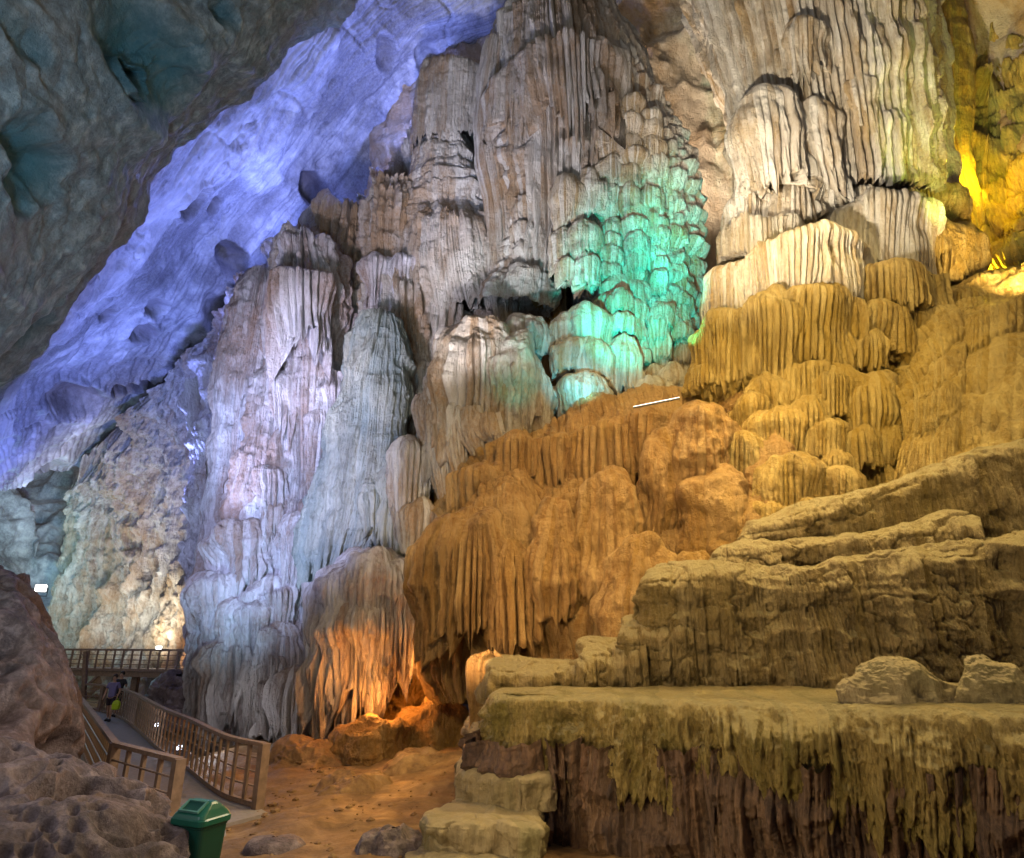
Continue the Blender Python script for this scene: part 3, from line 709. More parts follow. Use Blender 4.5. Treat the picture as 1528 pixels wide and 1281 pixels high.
# hood with teal patches
t = thing('flowstone_hood', P(730, 700, 22), 'bulging hood of stone with a teal lit hollow and stalactites dripping on its left', 'flowstone')
bell('hood', 712, 470, 82, 690, 22.6, M_grey, .28, .24, .35, parent=t, n=150, m=260, seed=61, dome=.45, rough=.35)
bell('hood', 770, 505, 52, 640, 22.2, M_grey, .3, .12, .3, parent=t, n=100, m=160, seed=62, dome=.6, rough=.3)
bell('hood', 790, 468, 34, 530, 23.2, M_grey, .3, .12, .3, parent=t, n=60, m=120, seed=63, dome=.6, rough=.25)
for k, (px, pt, hw, pb, d) in enumerate([(655, 600, 17, 775, 21.8), (676, 610, 13, 740, 21.5), (700, 610, 14, 700, 21.4), (636, 590, 16, 700, 22.3), (668, 640, 12, 800, 22.0), (728, 620, 14, 680, 21.3)]):
    lathe('stalactite', [(px, pt, hw * .6), (px, pt + 20, hw), (px + 4, (pt + pb) / 2, hw * .8), (px + 12, pb - 25, hw * .45), (px + 18, pb, 1)], d, M_grey, add(D_flow(.16, .10, .1, bead=.08)), 90, 70, parent=t)
lathe('back_mass', [(700, 620, 60), (680, 700, 70), (670, 780, 66), (690, 850, 80), (700, 950, 80)], 25, M_apron, add(D_rough(.5, .5), D_flow(.4, .25)), 130, 160, parent=t)

# orange bulge under it
t = thing('flowstone_bulge', P(700, 980, 18), 'great round bulge of brown flutes left of the smooth apron, tail glowing orange', 'flowstone')
bell('bulge', 705, 755, 70, 955, 17.9, M_apron, .20, .30, .3, parent=t, n=150, m=300, seed=71, dome=.42, rough=.3, taper=.8)
bell('bulge', 770, 800, 46, 960, 17.5, M_apron, .26, .16, .3, parent=t, n=110, m=180, seed=72, dome=.45, rough=.25)
lathe('tail', [(690, 900, 40), (684, 950, 36), (684, 1000, 26), (690, 1036, 12)], 19.2, M_apron, add(D_flow(.3, .25, .3), D_rough(.3, 1)), 100, 130, parent=t)

# smooth apron below the ledge
rows = [[(640, 760, 21.7), (735, 665, 23.0), (840, 645, 23.2), (930, 618, 22.7), (1020, 592, 22.0), (1090, 590, 21.3), (1150, 580, 20.7)],
        [(655, 775, 19.7), (745, 680, 20.5), (838, 652, 20.3), (930, 628, 19.9), (1020, 604, 19.6), (1100, 606, 19.3), (1160, 620, 18.7)],
        [(668, 830, 19.3), (750, 745, 19.4), (838, 735, 19.0), (940, 725, 18.7), (1045, 705, 18.1), (1115, 700, 17.7), (1180, 700, 17.3)],
        [(690, 900, 18.7), (760, 860, 18.1), (850, 850, 17.7), (950, 840, 17.3), (1050, 825, 16.7), (1120, 810, 16.3), (1190, 800, 16.1)],
        [(740, 1010, 17.7), (790, 1010, 17.1), (860, 1010, 16.7), (950, 1010, 16.5), (1050, 1010, 16.1), (1130, 1010, 15.7), (1200, 1000, 15.7)]]
t = sheet('flowstone_apron', rows, M_apron, add(D_flow(1.9, .75, .6, .28, 12, .8, fine=.0), D_flow(.26, .12, 0, L=9), D_crack(.10, .5, .05, .4), D_rough(.3, .7)), 300, 460, fade=lambda u, v: ss(0, .22, v) * .85 + .15)
tag(t, 'smooth orange brown apron of stone falling from the lamp lit ledge', 'flowstone')
lb = thing('flowstone_lobes', P(900, 960, 16), 'swelling orange brown lobes with faint streaks bulging out of the smooth apron', 'flowstone')
for k, (px, pt, hw, pb, d) in enumerate([(1050, 600, 60, 760, 17.6), (985, 640, 46, 830, 17.7), (905, 700, 56, 900, 17.5), (830, 740, 50, 930, 17.7), (1075, 690, 54, 860, 16.7), (960, 800, 60, 1010, 16.3),
                                         (1030, 830, 60, 1010, 15.9), (1095, 790, 44, 930, 15.9), (765, 700, 44, 800, 19.2), (1150, 650, 40, 780, 16.9)]):
    bell('lobe', px, pt, hw, pb, d, M_apron, .2, .07, .1, parent=lb, n=90, m=170, seed=400 + k, dome=.55, ratio=.9, taper=1.0, rough=.35)
fr = thing('flowstone_fringe', P(880, 660, 19), 'row of short brown pleats hanging under the rim of the lit ledge', 'flowstone')
for k, (px, pt, hw, pb, d) in enumerate([(838, 646, 34, 722, 19.3), (880, 636, 36, 728, 19.1), (925, 626, 36, 715, 18.9), (970, 612, 34, 690, 18.7), (775, 655, 44, 725, 19.7), (715, 700, 40, 780, 19.4)]):
    bell('pleat', px, pt, hw, pb, d, M_apron, .24, .16, .3, parent=fr, n=60, m=170, seed=80 + k, dome=.22)

# ---- right curtain
t = thing('stone_curtain', P(1240, 290, 24), 'broad cream curtain of beaded drips at the top right, turning green at its right edge', 'flowstone')
lathe('curtain', [(1195, -160, 130), (1202, -60, 160), (1212, 20, 158), (1228, 110, 146), (1240, 200, 142), (1250, 280, 138), (1256, 350, 134)], 24.6, M_cream,
      add(D_flow(.36, .46, .25, .25, 16, .45, bead=.22, bh=1.2, fine=.15, gap=.3), D_rough(.25, .45)), 460, 900, parent=t, hem=(.3, .4, .9))
bell('hood', 1135, 132, 48, 292, 21.9, M_cream, .26, .26, .2, parent=t, n=120, m=240, seed=91, dome=.32, tilt=18, taper=1.0)
bell('hood', 1216, 150, 24, 285, 21.2, M_cream, .26, .2, .3, parent=t, n=90, m=110, seed=92, dome=.25, tilt=22, taper=.85)
bell('hood', 1200, 30, 28, 110, 20.9, M_cream, .26, .2, .4, parent=t, n=70, m=110, seed=93, dome=.3)
bell('hood', 1282, 108, 22, 210, 21.0, M_cream, .26, .2, .5, parent=t, n=70, m=100, seed=94, dome=.3, tilt=14, taper=.6)
lathe('flank', [(1402, -30, 20), (1404, 20, 30), (1408, 90, 34), (1414, 170, 30), (1424, 240, 24), (1442, 310, 20), (1462, 410, 14)], 24.9, M_gold, add(D_flow(.22, .14, .2, .3, 9), D_rough(.1, 1)), 220, 220, parent=t)

# right far wall, golden
rows = [[(1400, -120, 28.2), (1480, -120, 28.2), (1560, -120, 26.2), (1700, -120, 23.2)], [(1420, 60, 27.2), (1470, 60, 27.2), (1560, 60, 25.2), (1700, 60, 22.2)],
        [(1420, 200, 26.7), (1480, 200, 26.2), (1560, 200, 24.2), (1700, 200, 21.2)], [(1430, 330, 26.2), (1490, 330, 25.2), (1560, 330, 23.2), (1700, 330, 20.2)], [(1430, 460, 25.2), (1490, 460, 24.2), (1560, 450, 22.2), (1700, 440, 19.2)]]
t = sheet('rock_wall', rows, M_gold, add(D_tier(2.2, .9, .6, 2.6, .35, .12, .5, .3, 3), D_rough(.8, .5, 5, .6)), 220, 200)
tag(t, 'golden tiered wall glowing behind the right edge of the cream curtain', 'rock wall')

# ---- the terraced cascade under the curtain
t = thing('flowstone_cascade', P(1230, 560, 18), 'big golden cascade of overlapping domes with fluted fringes below the cream curtain', 'flowstone')
cas = [(1200, 286, 54, 352, 22.6, 1), (1275, 296, 50, 350, 22.4, 1), (1338, 286, 40, 345, 22.6, 1), (1392, 284, 42, 350, 22.8, 0), (1140, 332, 60, 400, 21.8, 1),
       (1112, 300, 36, 360, 22.8, 1), (1235, 338, 52, 396, 21.6, 1), (1318, 306, 74, 420, 20.6, 1), (1395, 338, 48, 430, 21.0, 0), (1438, 330, 30, 425, 21.6, 0),
       (1100, 392, 46, 490, 20.4, 1), (1185, 366, 96, 468, 19.8, 1), (1095, 462, 46, 592, 18.9, 2), (1150, 438, 58, 590, 18.5, 2), (1212, 430, 54, 572, 18.5, 2), (1256, 436, 26, 560, 18.3, 2), (1252, 440, 30, 560, 19.0, 0), (1330, 410, 80, 480, 19.2, 0), (1300, 455, 56, 545, 18.7, 0),
       (1368, 470, 60, 560, 18.9, 0), (1400, 500, 46, 620, 18.4, 0), (1205, 538, 60, 618, 18.0, 0), (1120, 592, 40, 665, 17.8, 0), (1250, 556, 50, 640, 17.5, 0), (1165, 608, 42, 700, 17.2, 0),
       (1225, 625, 42, 690, 16.9, 0), (1300, 560, 40, 720, 17.2, 0), (1355, 580, 40, 660, 17.4, 0), (1246, 672, 26, 722, 16.4, 0), (1252, 700, 26, 748, 16.1, 0), (1180, 680, 50, 780, 16.4, 0), (1060, 545, 40, 590, 19.2, 0),
       (1440, 440, 60, 520, 19.4, 0), (1500, 436, 50, 500, 19.2, 0), (1410, 545, 34, 610, 17.6, 0), (1445, 500, 40, 560, 18.4, 0), (1290, 500, 34, 560, 18.0, 0), (1215, 470, 40, 560, 18.5, 0), (1085, 480, 44, 575, 19.2, 0),
       (1325, 630, 30, 700, 16.8, 0), (1282, 640, 24, 700, 16.7, 0), (1210, 590, 30, 650, 17.1, 0), (1145, 560, 30, 620, 17.8, 0), (1390, 600, 30, 670, 17.0, 0), (1225, 740, 40, 790, 15.9, 0), (1150, 740, 34, 800, 16.0, 0), (1100, 640, 34, 720, 17.2, 0)]
for k, (px, pt, hw, pb, d, c) in enumerate(cas):
    bell('dome', px, pt, hw, pb, d, M_cream if c == 1 else M_ochre, .15 if c == 2 else .17 if hw > 50 else .13, .24 if c == 2 else .19 if hw > 50 else .12, .28, parent=t, n=int(56 + hw * .6), m=int(110 + hw * 3.0),
         seed=100 + k, dome=.28 if c == 2 else .34 if hw > 34 else .45, ratio=.8, taper=1.0, rough=.16)
rows = [[(1030, 600, 21.4), (1100, 400, 23.9), (1200, 350, 25.9), (1330, 350, 25.9), (1440, 400, 24.9), (1490, 425, 23.4), (1580, 405, 21.9)],
        [(1050, 650, 19.4), (1150, 600, 19.9), (1230, 500, 20.9), (1330, 500, 20.9), (1430, 500, 20.3), (1490, 480, 20.4), (1580, 460, 19.9)],
        [(1080, 710, 18.2), (1170, 690, 18.2), (1260, 640, 18.9), (1350, 640, 18.6), (1440, 590, 18.2), (1500, 570, 17.9), (1590, 550, 17.4)],
        [(1100, 800, 16.9), (1180, 800, 16.9), (1270, 770, 16.9), (1360, 730, 16.5), (1450, 690, 16.1), (1520, 660, 15.9), (1600, 640, 15.4)],
        [(1110, 900, 16.1), (1190, 900, 15.9), (1280, 880, 15.7), (1370, 860, 15.5), (1460, 840, 15.3), (1530, 820, 15.1), (1610, 800, 14.9)]]
sheet('slope', rows, M_ochre, add(D_rough(.5, .35, 5, .4), D_flow(.7, .25, .2), D_tier(2.4, .30, .9, 3.4, .18, .035, .1, .3, 8, .3)), 320, 420, parent=t)

# hill on the right
rows = [[(1330, 560, 18.5), (1400, 455, 19.5), (1470, 422, 20.5), (1540, 410, 20), (1640, 390, 19)],
        [(1350, 590, 16.8), (1420, 500, 17), (1480, 460, 17.3), (1545, 445, 17), (1650, 420, 16)],
        [(1350, 650, 15.6), (1420, 600, 15.5), (1480, 560, 15.3), (1550, 540, 15), (1660, 500, 14)],
        [(1330, 730, 15), (1400, 690, 14.8), (1470, 650, 14.5), (1550, 620, 14), (1660, 600, 13)],
        [(1340, 820, 14.6), (1400, 800, 14.4), (1470, 780, 14), (1550, 760, 13.6), (1660, 720, 12.6)]]
t = sheet('flowstone_hill', rows, M_ochre, add(D_rough(.45, .45, 5, .4), D_tier(2.2, .30, 1.1, 2.8, .2, .03, .1, .3, 12, .2)), 240, 280)
tag(t, 'smooth golden hump with faint fringes rising at the right above the sloping bench', 'flowstone')

# ---- terraces
def terrace(name, top, d_front, d_back, bottoms, label, mat, wd=.22, amp=.12, n=120, m=380, lip=.18, rough=.12, jag=0, under=0.0):
    """top: list of (px, py) of the front rim; bottoms: list of py where the face ends"""
    k = len(top); df = np.linspace(*d_front, k); db = np.linspace(*d_back, k)
    rows = [[], [], [], [], [], []]
    for j, ((px, py), pb) in enumerate(zip(top, bottoms)):
        a = P(px, py, df[j]); bz = P(px, pb, df[j])[2]; dirx = a[:2] / np.linalg.norm(a[:2])
        back = np.array([*(a[:2] + dirx * (db[j] - df[j])), a[2] + .10])
        mid = np.array([*(a[:2] + dirx * .35), a[2] + .05])
        H = a[2] - bz
        rows[0].append(back); rows[1].append(mid); rows[2].append(a)
        rows[3].append(np.array([*(a[:2] - dirx * lip), a[2] - min(.25, .2 * H)]))
        rows[4].append(np.array([*(a[:2] - dirx * (lip * .8 - under * .5)), a[2] - .6 * H]))
        rows[5].append(np.array([*(a[:2] + dirx * under), bz]))
    c_n = lambda X, U, V: 0
    fl = add(D_flow(wd, amp, rough, .8, 3, .9, fine=.4), D_tier(.55, .10, .9, 1.3, .12, .03, .0, .5, 3, .2)); ro = add(D_rough(rough * 1.5, 1.4, 6, .6), D_crack(.08, .8, .05, 1.5))

    def fn(X, U, V):
        drop = X[..., 2].max(axis=0, keepdims=True) - X[..., 2]; g = ss(.12, .5, drop)
        return fl(X, U, V) * g + ro(X, U, V) * (.5 + .5 * g)
    o = sheet(name, rows, mat, fn, n, m, world=True, hem=(jag, wd * 1.4, .5) if jag else None)
    return tag(o, label, 'rock terrace')


terrace('rock_terrace', [(1104, 800), (1125, 778), (1200, 752), (1290, 730), (1380, 700), (1450, 676), (1530, 652), (1640, 620)], (14.3, 12.2), (16, 15),
        [830, 830, 830, 835, 835, 830, 830, 820], 'uppermost long bench climbing to the right edge under the golden hump', M_terr)
terrace('rock_terrace', [(1066, 838), (1080, 814), (1180, 806), (1240, 800), (1300, 792), (1350, 780), (1420, 768), (1462, 776)], (13.5, 12.0), (14.6, 13.6),
        [870, 870, 870, 870, 870, 870, 870, 860], 'second bench from the top with a notch at its right end', M_terr)
terrace('rock_terrace', [(966, 880), (978, 850), (1060, 842), (1150, 846), (1240, 838), (1330, 822), (1430, 812), (1530, 800), (1640, 790)], (13.2, 11.2), (14.6, 13.2),
        [1030, 1030, 1030, 1035, 1035, 1035, 1040, 1040, 1040], 'tall broad bench with a pleated face standing behind the two boulders', M_terr, amp=.15, n=200, m=520, rough=.16)
terrace('rock_terrace', [(928, 940), (935, 926), (980, 924), (1032, 920), (1040, 925)], (13.0, 12.6), (14, 13.6), [1030] * 5,
        'small block shaped bench left of the tall pleated one', M_terr, n=110, m=140)
terrace('rock_terrace', [(862, 980), (872, 963), (920, 960), (950, 955), (965, 950)], (12.9, 12.7), (14, 13.6), [1030] * 5,
        'low pleated bench stepping down to the left on the ledge', M_terr, n=100, m=140)
terrace('rock_terrace', [(728, 1010), (734, 996), (780, 994), (840, 996), (885, 994)], (13.2, 12.8), (14.4, 14), [1032] * 5,
        'thin slab bench at the left rear of the mossy ledge', M_terr, n=80, m=200)
# leftward rounded mass beside the ledge
o = lathe('rock_mound', [(735, 965, 8), (735, 985, 36), (732, 1030, 38), (735, 1080, 38), (740, 1150, 44)], 14.2, M_apron, D_flow(.25, .1, .25), 110, 140)
tag(o, 'rounded brown mound squeezed between the glowing tail and the ledge', 'rock mound')

# ---- the mossy ledge in front
E = [(775, 1010, 14.5), (742, 1034, 11.4), (860, 1042, 10.9), (1000, 1046, 10.3), (1150, 1050, 9.7), (1300, 1054, 9.1), (1450, 1060, 8.5), (1600, 1068, 7.9), (1800, 1080, 7.2)]
Ew = [P(*e) for e in E]
zt = np.mean([e[2] for e in Ew[1:]])
for e in Ew: e[2] = zt + .04 * (e[2] - zt)
rows = [[], [], [], [], [], [], []]
for j, a in enumerate(Ew):
    out = np.array([-.05, -1.0]) if j > 1 else (np.array([-.75, -.65]) if j == 1 else np.array([-1.0, -.1]))
    inn = -out
    bx = a[:2] + np.array([.5 if j > 1 else 2.2, 3.6]) if j > 0 else a[:2] + np.array([1.5, 0.2])
    rows[0].append([*bx, a[2] + .06])
    rows[1].append([*(a[:2] + inn * .5), a[2] + .03])
    rows[2].append([*a[:2], a[2]])
    rows[3].append([*(a[:2] + out * .16), a[2] - .16])
    rows[4].append([*(a[:2] + out * .14), a[2] - .55])
    rows[5].append([*(a[:2] + out * .02), a[2] - 1.05])
    rows[6].append([*(a[:2] + inn * .22), a[2] - 1.35])
led = thing('mossy_ledge', (3, 9, 0), 'broad flat topped ledge with mossy ragged fringe across the lower right', 'rock ledge')
fa = D_flow(.15, .12, .0, .8, .8, 1.3, fine=.6); fb = add(D_scallop(.26, 2.6, .12, 6.5, .2, 1.0, .7), D_rough(.10, 4.5, 4, .7)); fc = D_rough(.15, 2.0, 6, .5, .7, .6)
sheet('top_slab', rows, M_shelf, lambda X, U, V: (lambda g: (fa(X, U, V) + .9 * fb(X, U, V)) * g + fc(X, U, V) * (.17 + .83 * g) + .22 * g * n3(X[..., 0] * 1.1, X[..., 1], X[..., 2] * .5))(ss(.03, .38, zt - X[..., 2] - .03)), 300, 760, world=True, parent=led, hem=(.30, .12, .80))
rows = [[], [], [], []]
for j, a in enumerate(Ew):
    out = np.array([-.05, -1.0]) if j > 1 else (np.array([-.75, -.65]) if j == 1 else np.array([-1.0, -.1]))
    rows[0].append([*(a[:2] - out * .25), a[2] - .5]); rows[1].append([*(a[:2] - out * .42), a[2] - 1.1])
    rows[2].append([*(a[:2] - out * .5), a[2] - 1.8]); rows[3].append([*(a[:2] - out * .4), a[2] - 3.0])
for k in range(46):
    f_ = (k + .5 + random.uniform(-.3, .3)) / 46 * (len(Ew) - 2) + 1; i_ = min(int(f_), len(Ew) - 2); q = Ew[i_] * (1 - f_ + i_) + Ew[i_ + 1] * (f_ - i_)
    r_ = random.uniform(.05, .13); ln = random.uniform(.35, 1.1); yy = q[1] + random.uniform(-.02, .3); top = q[2] - random.uniform(.65, .85)
    th = np.linspace(0, 2 * math.pi, 14, endpoint=False)[None]; v_ = np.linspace(0, 1, 16)[:, None]
    rr = r_ * (1 - v_ ** 1.3) * (1 + .25 * np.sin(3 * th + k) + .2 * n2(v_ * 5 + k, th * 2)) + .004; bend = .06 * n2(v_ * 2.2 + k * 3, 0 * v_)
    X = np.stack([q[0] + bend + rr * np.cos(th), yy + rr * np.sin(th) + 0 * v_, top - ln * v_ + 0 * th], -1)
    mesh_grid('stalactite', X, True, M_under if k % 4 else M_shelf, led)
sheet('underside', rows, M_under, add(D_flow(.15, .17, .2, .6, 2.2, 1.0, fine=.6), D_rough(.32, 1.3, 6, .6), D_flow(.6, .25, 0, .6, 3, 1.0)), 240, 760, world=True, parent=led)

# boulders on the ledge
def boulder(name, px, py_top, hw, py_bot, d, mat, label, cat='boulder', seed=0, ratio=.7, amp=.18, s=1.6, prof=None, m=160, n=90, sc=0):
    pr = prof or [(px, py_top, hw * .05), (px, py_top + (py_bot - py_top) * .12, hw * .42), (px, py_top + (py_bot - py_top) * .4, hw * .78), (px, py_top + (py_bot - py_top) * .75, hw * .97), (px, py_bot, hw)]
    ds = D_rough(amp, s, 5, .5)
    f = (lambda X, U, V: ds(X + seed * 3.1, U, V)) if not sc else add(lambda X, U, V: ds(X + seed * 3.1, U, V), D_scallop(sc, 2.2, sc * .3, 6, .02, 1))
    o = lathe(name, pr, d, mat, f, n, m, ratio=ratio)
    return tag(o, label, cat) if label else o


boulder('boulder', 0, 0, 0, 0, 9.6, M_step, 'long two humped boulder lying on the ledge near its right end', seed=1, ratio=.45,
        prof=[(1318, 980, 6), (1316, 988, 26), (1326, 1000, 52), (1340, 1018, 76), (1348, 1040, 92), (1350, 1052, 94)], amp=.13, s=2.2)
boulder('boulder', 0, 0, 0, 0, 9.3, M_step, 'arched boulder with a dark hollow at the right edge of the ledge', seed=2, ratio=.5,
        prof=[(1462, 976, 5), (1464, 984, 22), (1476, 1002, 42), (1490, 1026, 60), (1498, 1052, 70)], amp=.13, s=2.2)

# steps left of the ledge
def slab(pts_px, z, th, mat, label, name='rock_step'):
    """a step: outline given by image points on its top plane"""
    w_ = [PZ(x, y, z)[:2] for x, y in pts_px]
    c = np.mean(w_, axis=0)
    m_ = 220; ring = []
    k = len(w_)
    t_ = np.linspace(0, k, m_, endpoint=False)
    W = np.array(w_ + w_[:4]); W = np.concatenate([[w_[-1]], W])
    i = np.floor(t_).astype(int); f = (t_ - i)[:, None]
    p0, p1, p2, p3 = W[i], W[i + 1], W[i + 2], W[i + 3]
    lin = p1 * (1 - f) + p2 * f
    crv = 0.5 * ((2 * p1) + (-p0 + p2) * f + (2 * p0 - 5 * p1 + 4 * p2 - p3) * f ** 2 + (-p0 + 3 * p1 - 3 * p2 + p3) * f ** 3)
    ring = .8 * lin + .2 * crv
    ring = ring + .05 * np.stack([n2(ring[:, 0] * 4, ring[:, 1] * 4), n2(ring[:, 0] * 4 + 9, ring[:, 1] * 4)], -1)
    X = []
    for s_, dz in ((0.02, 0.0), (.3, .01), (.6, .0), (.8, 0), (.92, -.01), (.98, -.035), (1.0, -.09), (1.0, -.2), (.99, -.45), (.97, -.75), (.96, -1.0)):
        zz = z + (dz if s_ < 1 and dz > -.05 else dz * th if dz <= -.2 else dz)
        q = c + (ring - c) * s_
        X.append(np.concatenate([q, np.full((m_, 1), zz)], 1))
    X = np.array(X); X = resample(X, 90)
    N = normals(X, True); 
    if N[5, :, 2].mean() < 0: N = -N; fl = False
    else: fl = True
    U = np.cumsum(np.linalg.norm(np.diff(X[60], axis=0, append=X[60][:1]), axis=-1))[None] + 0 * X[..., 0]
    V = (z - X[..., 2])
    g = ss(.03, .15, V)
    d = D_flow(.14, .07, 0, L=2)(X, U, V) * g + add(D_rough(.11, 2.2, 6, .6), D_crack(.05, 1.2, .05))(X, U, V) * (.4 + .6 * g)
    return tag(mesh_grid(name, X + N * d[..., None], True, mat, flip=fl), label, 'rock step')


slab([(700, 1060), (780, 1058), (815, 1072), (800, 1092), (712, 1090)], 1.5, .38, M_step, 'small mossy step tucked against the ledge corner, highest of the four')
slab([(682, 1126), (730, 1110), (820, 1116), (830, 1152), (772, 1160), (694, 1146)], 1.15, .5, M_step, 'block step with a chipped front corner, second from the top')
slab([(634, 1210), (690, 1186), (800, 1196), (810, 1232), (720, 1228), (640, 1224)], .72, .45, M_step, 'wide pale topped step, third from the top, spread below the chipped one')
slab([(600, 1272), (640, 1250), (760, 1262), (830, 1300), (700, 1300), (600, 1295)], .35, .5, M_step, 'lowest step cut off by the bottom of the picture')
boulder('boulder', 0, 0, 0, 0, 10.6, M_sideb, 'dark low rock lying left of the lowest steps', seed=4, ratio=.8,
        prof=[(590, 1236, 6), (588, 1242, 34), (584, 1262, 58), (580, 1290, 70)], amp=.12, s=2)
boulder('boulder', 0, 0, 0, 0, 19.5, M_apron, 'rounded orange rock at the cave floor beside the glowing lamp', seed=5, ratio=.8,
        prof=[(570, 1072, 6), (568, 1080, 36), (556, 1102, 54), (545, 1130, 60)], amp=.3, s=1)
boulder('boulder', 0, 0, 0, 0, 18.5, M_apron, 'low brown rock in the shade under the orange lit flutes', seed=6, ratio=.8,
        prof=[(545, 1092, 4), (548, 1100, 22), (545, 1120, 30), (540, 1138, 32)], amp=.2, s=1.3)
boulder('boulder', 0, 0, 0, 0, 20.5, M_apron, 'flat dark rock in the shadowed hollow right of the lamp', seed=7, ratio=.8,
        prof=[(660, 1050, 6), (655, 1065, 40), (650, 1100, 60), (650, 1130, 66)], amp=.4, s=1)
boulder('boulder', 0, 0, 0, 0, 29, M_sideb, 'dark heap of rock in the shade beyond the railing', seed=8, ratio=.8,
        prof=[(270, 1010, 6), (268, 1020, 22), (264, 1045, 34), (260, 1080, 50)], amp=.7, s=.7)

for k, (px, pt, hw, pb, d, lab) in enumerate([(470, 1104, 70, 1150, 19, 'low sandy swell of rock on the floor left of the orange boulder'), (640, 1112, 70, 1170, 17.4, 'broad sandy swell of rock on the floor behind the steps'),
                                              (530, 1160, 60, 1196, 15.4, 'flat sandy hump in the middle of the open floor'), (410, 1250, 40, 1275, 10.8, 'thin dark slab of rock half sunk in the sand beside the bin')]):
    boulder('rock_swell', 0, 0, 0, 0, d, M_sand if k < 3 else M_sideb, lab, 'rock', seed=30 + k, ratio=.9, amp=.28 if k < 3 else .08, s=.9, n=70, m=150,
            prof=[(px, pt, 4), (px, pt + 4, hw * .5), (px, pt + (pb - pt) * .35, hw * .85), (px, pb, hw * 1.1)])
bm = bmesh.new(); rp_ = random.Random(9)
for k in range(520):
    x, y = rp_.uniform(-5.5, 0.5), rp_.uniform(8.5, 20); r_ = rp_.choice((.02, .03, .03, .05, .08))
    z = float(floor_z(np.array([x]), np.array([y]))[0])
    g_ = bmesh.ops.create_icosphere(bm, subdivisions=1, radius=r_)
    sc_ = Vector((rp_.uniform(.7, 1.4), rp_.uniform(.7, 1.4), rp_.uniform(.4, .8)))
    for v in g_['verts']: v.co = Vector((v.co.x * sc_.x * rp_.uniform(.85, 1.15) + x, v.co.y * sc_.y + y, v.co.z * sc_.z + z + .03))
me = bpy.data.meshes.new('pebbles'); bm.to_mesh(me); bm.free(); me.materials.append(M_sand)
tag(bpy.data.objects.new('pebbles', me), kind='stuff'); COL.objects.link(bpy.data.objects['pebbles'])

# ---- near-left rocks
rows = [[(-160, 780, 14), (-60, 820, 14.5), (-12, 846, 15), (18, 852, 15.6), (36, 880, 17), (48, 930, 18)],
        [(-160, 850, 12.5), (-60, 870, 12.7), (-2, 880, 13.1), (40, 905, 13.8), (62, 940, 15.4), (68, 980, 18)],
        [(-160, 950, 11.5), (-60, 960, 11.7), (-2, 970, 12.1), (50, 985, 12.8), (82, 1010, 14.4), (90, 1040, 17)],
        [(-160, 1060, 10.8), (-60, 1060, 11), (-2, 1060, 11.5), (60, 1060, 12.2), (96, 1070, 13.8), (96, 1090, 16)],
        [(-160, 1160, 10.2), (-60, 1160, 10.4), (-2, 1160, 10.8), (58, 1160, 11.5), (90, 1150, 13.2), (94, 1150, 15)],
        [(-160, 1300, 9.8), (-60, 1300, 10), (-2, 1300, 10.4), (58, 1300, 11), (88, 1290, 12.5), (94, 1290, 14)]]
t = sheet('rock_outcrop', rows, M_sideb, D_pits(1.1, .95, .22, 2.6, .8, .12), 360, 340)
tag(t, 'tall brown outcrop with smooth hollows at the left behind the railing', 'rock outcrop')
rows = [[(-160, 1130, 9.5), (-60, 1140, 9.6), (20, 1150, 9.7), (90, 1156, 9.8), (150, 1170, 10), (190, 1190, 10), (215, 1215, 10)],
        [(-160, 1150, 8.4), (-60, 1155, 8.5), (20, 1160, 8.6), (90, 1166, 8.8), (150, 1180, 9), (200, 1205, 9), (240, 1240, 9)],
        [(-160, 1200, 7.6), (-60, 1200, 7.7), (20, 1200, 7.8), (90, 1205, 8), (160, 1215, 8.1), (215, 1240, 8.2), (262, 1275, 8.3)],
        [(-160, 1270, 6.9), (-60, 1270, 7.0), (20, 1270, 7.1), (90, 1270, 7.2), (165, 1270, 7.3), (230, 1290, 7.4), (285, 1310, 7.6)],
        [(-160, 1400, 6.2), (-60, 1400, 6.3), (20, 1400, 6.4), (90, 1400, 6.5), (170, 1400, 6.6), (240, 1400, 6.8), (300, 1400, 7.2)]]
t = sheet('rock_outcrop', rows, M_sideb, D_pits(.75, 1.7, .16, 4.2, 1.0, .17), 420, 560)
tag(t, 'low purplish brown rock pitted with deep scallops in the bottom left corner', 'rock outcrop')

# ================================================================== PROPS
M_rail = plain('weathered_brown_handrail', (.22, .145, .095), .6, bump=.4, sc=9)
M_rod = plain('brown_railing_rod', (.25, .17, .12), .45, sc=12)
M_deck = plain('grey_walkway_mat', (.24, .21, .20), .85, bump=.3, sc=14, var=.12)
M_bin = plain('green_bin_plastic', (.006, .10, .065), .35, var=.12, sc=3, bump=.05)
M_bin_d = plain('dark_green_bin_plastic', (.004, .055, .038), .4, var=.12, sc=3, bump=.05)
M_blk = plain('black_lamp_housing', (.02, .02, .022), .4)
M_glow = plain('lamp_glass_white', (.9, .9, .9), .3, emis=((1, .97, .92), 5))
M_glowb = plain('lamp_glass_blue', (.8, .8, .9), .3, emis=((.75, .8, 1), 5))
M_skin = plain('skin', (.45, .26, .18), .5, var=.05)
M_hair = plain('dark_hair', (.03, .018, .012), .6)
M_shirt = plain('violet_shirt_cloth', (.17, .15, .32), .8, var=.1)
M_blkc = plain('black_cloth', (.015, .015, .02), .8)
M_shorts = plain('dark_shorts_cloth', (.03, .02, .03), .8)
M_bag = plain('lime_bag_plastic', (.45, .62, .02), .4, var=.08)


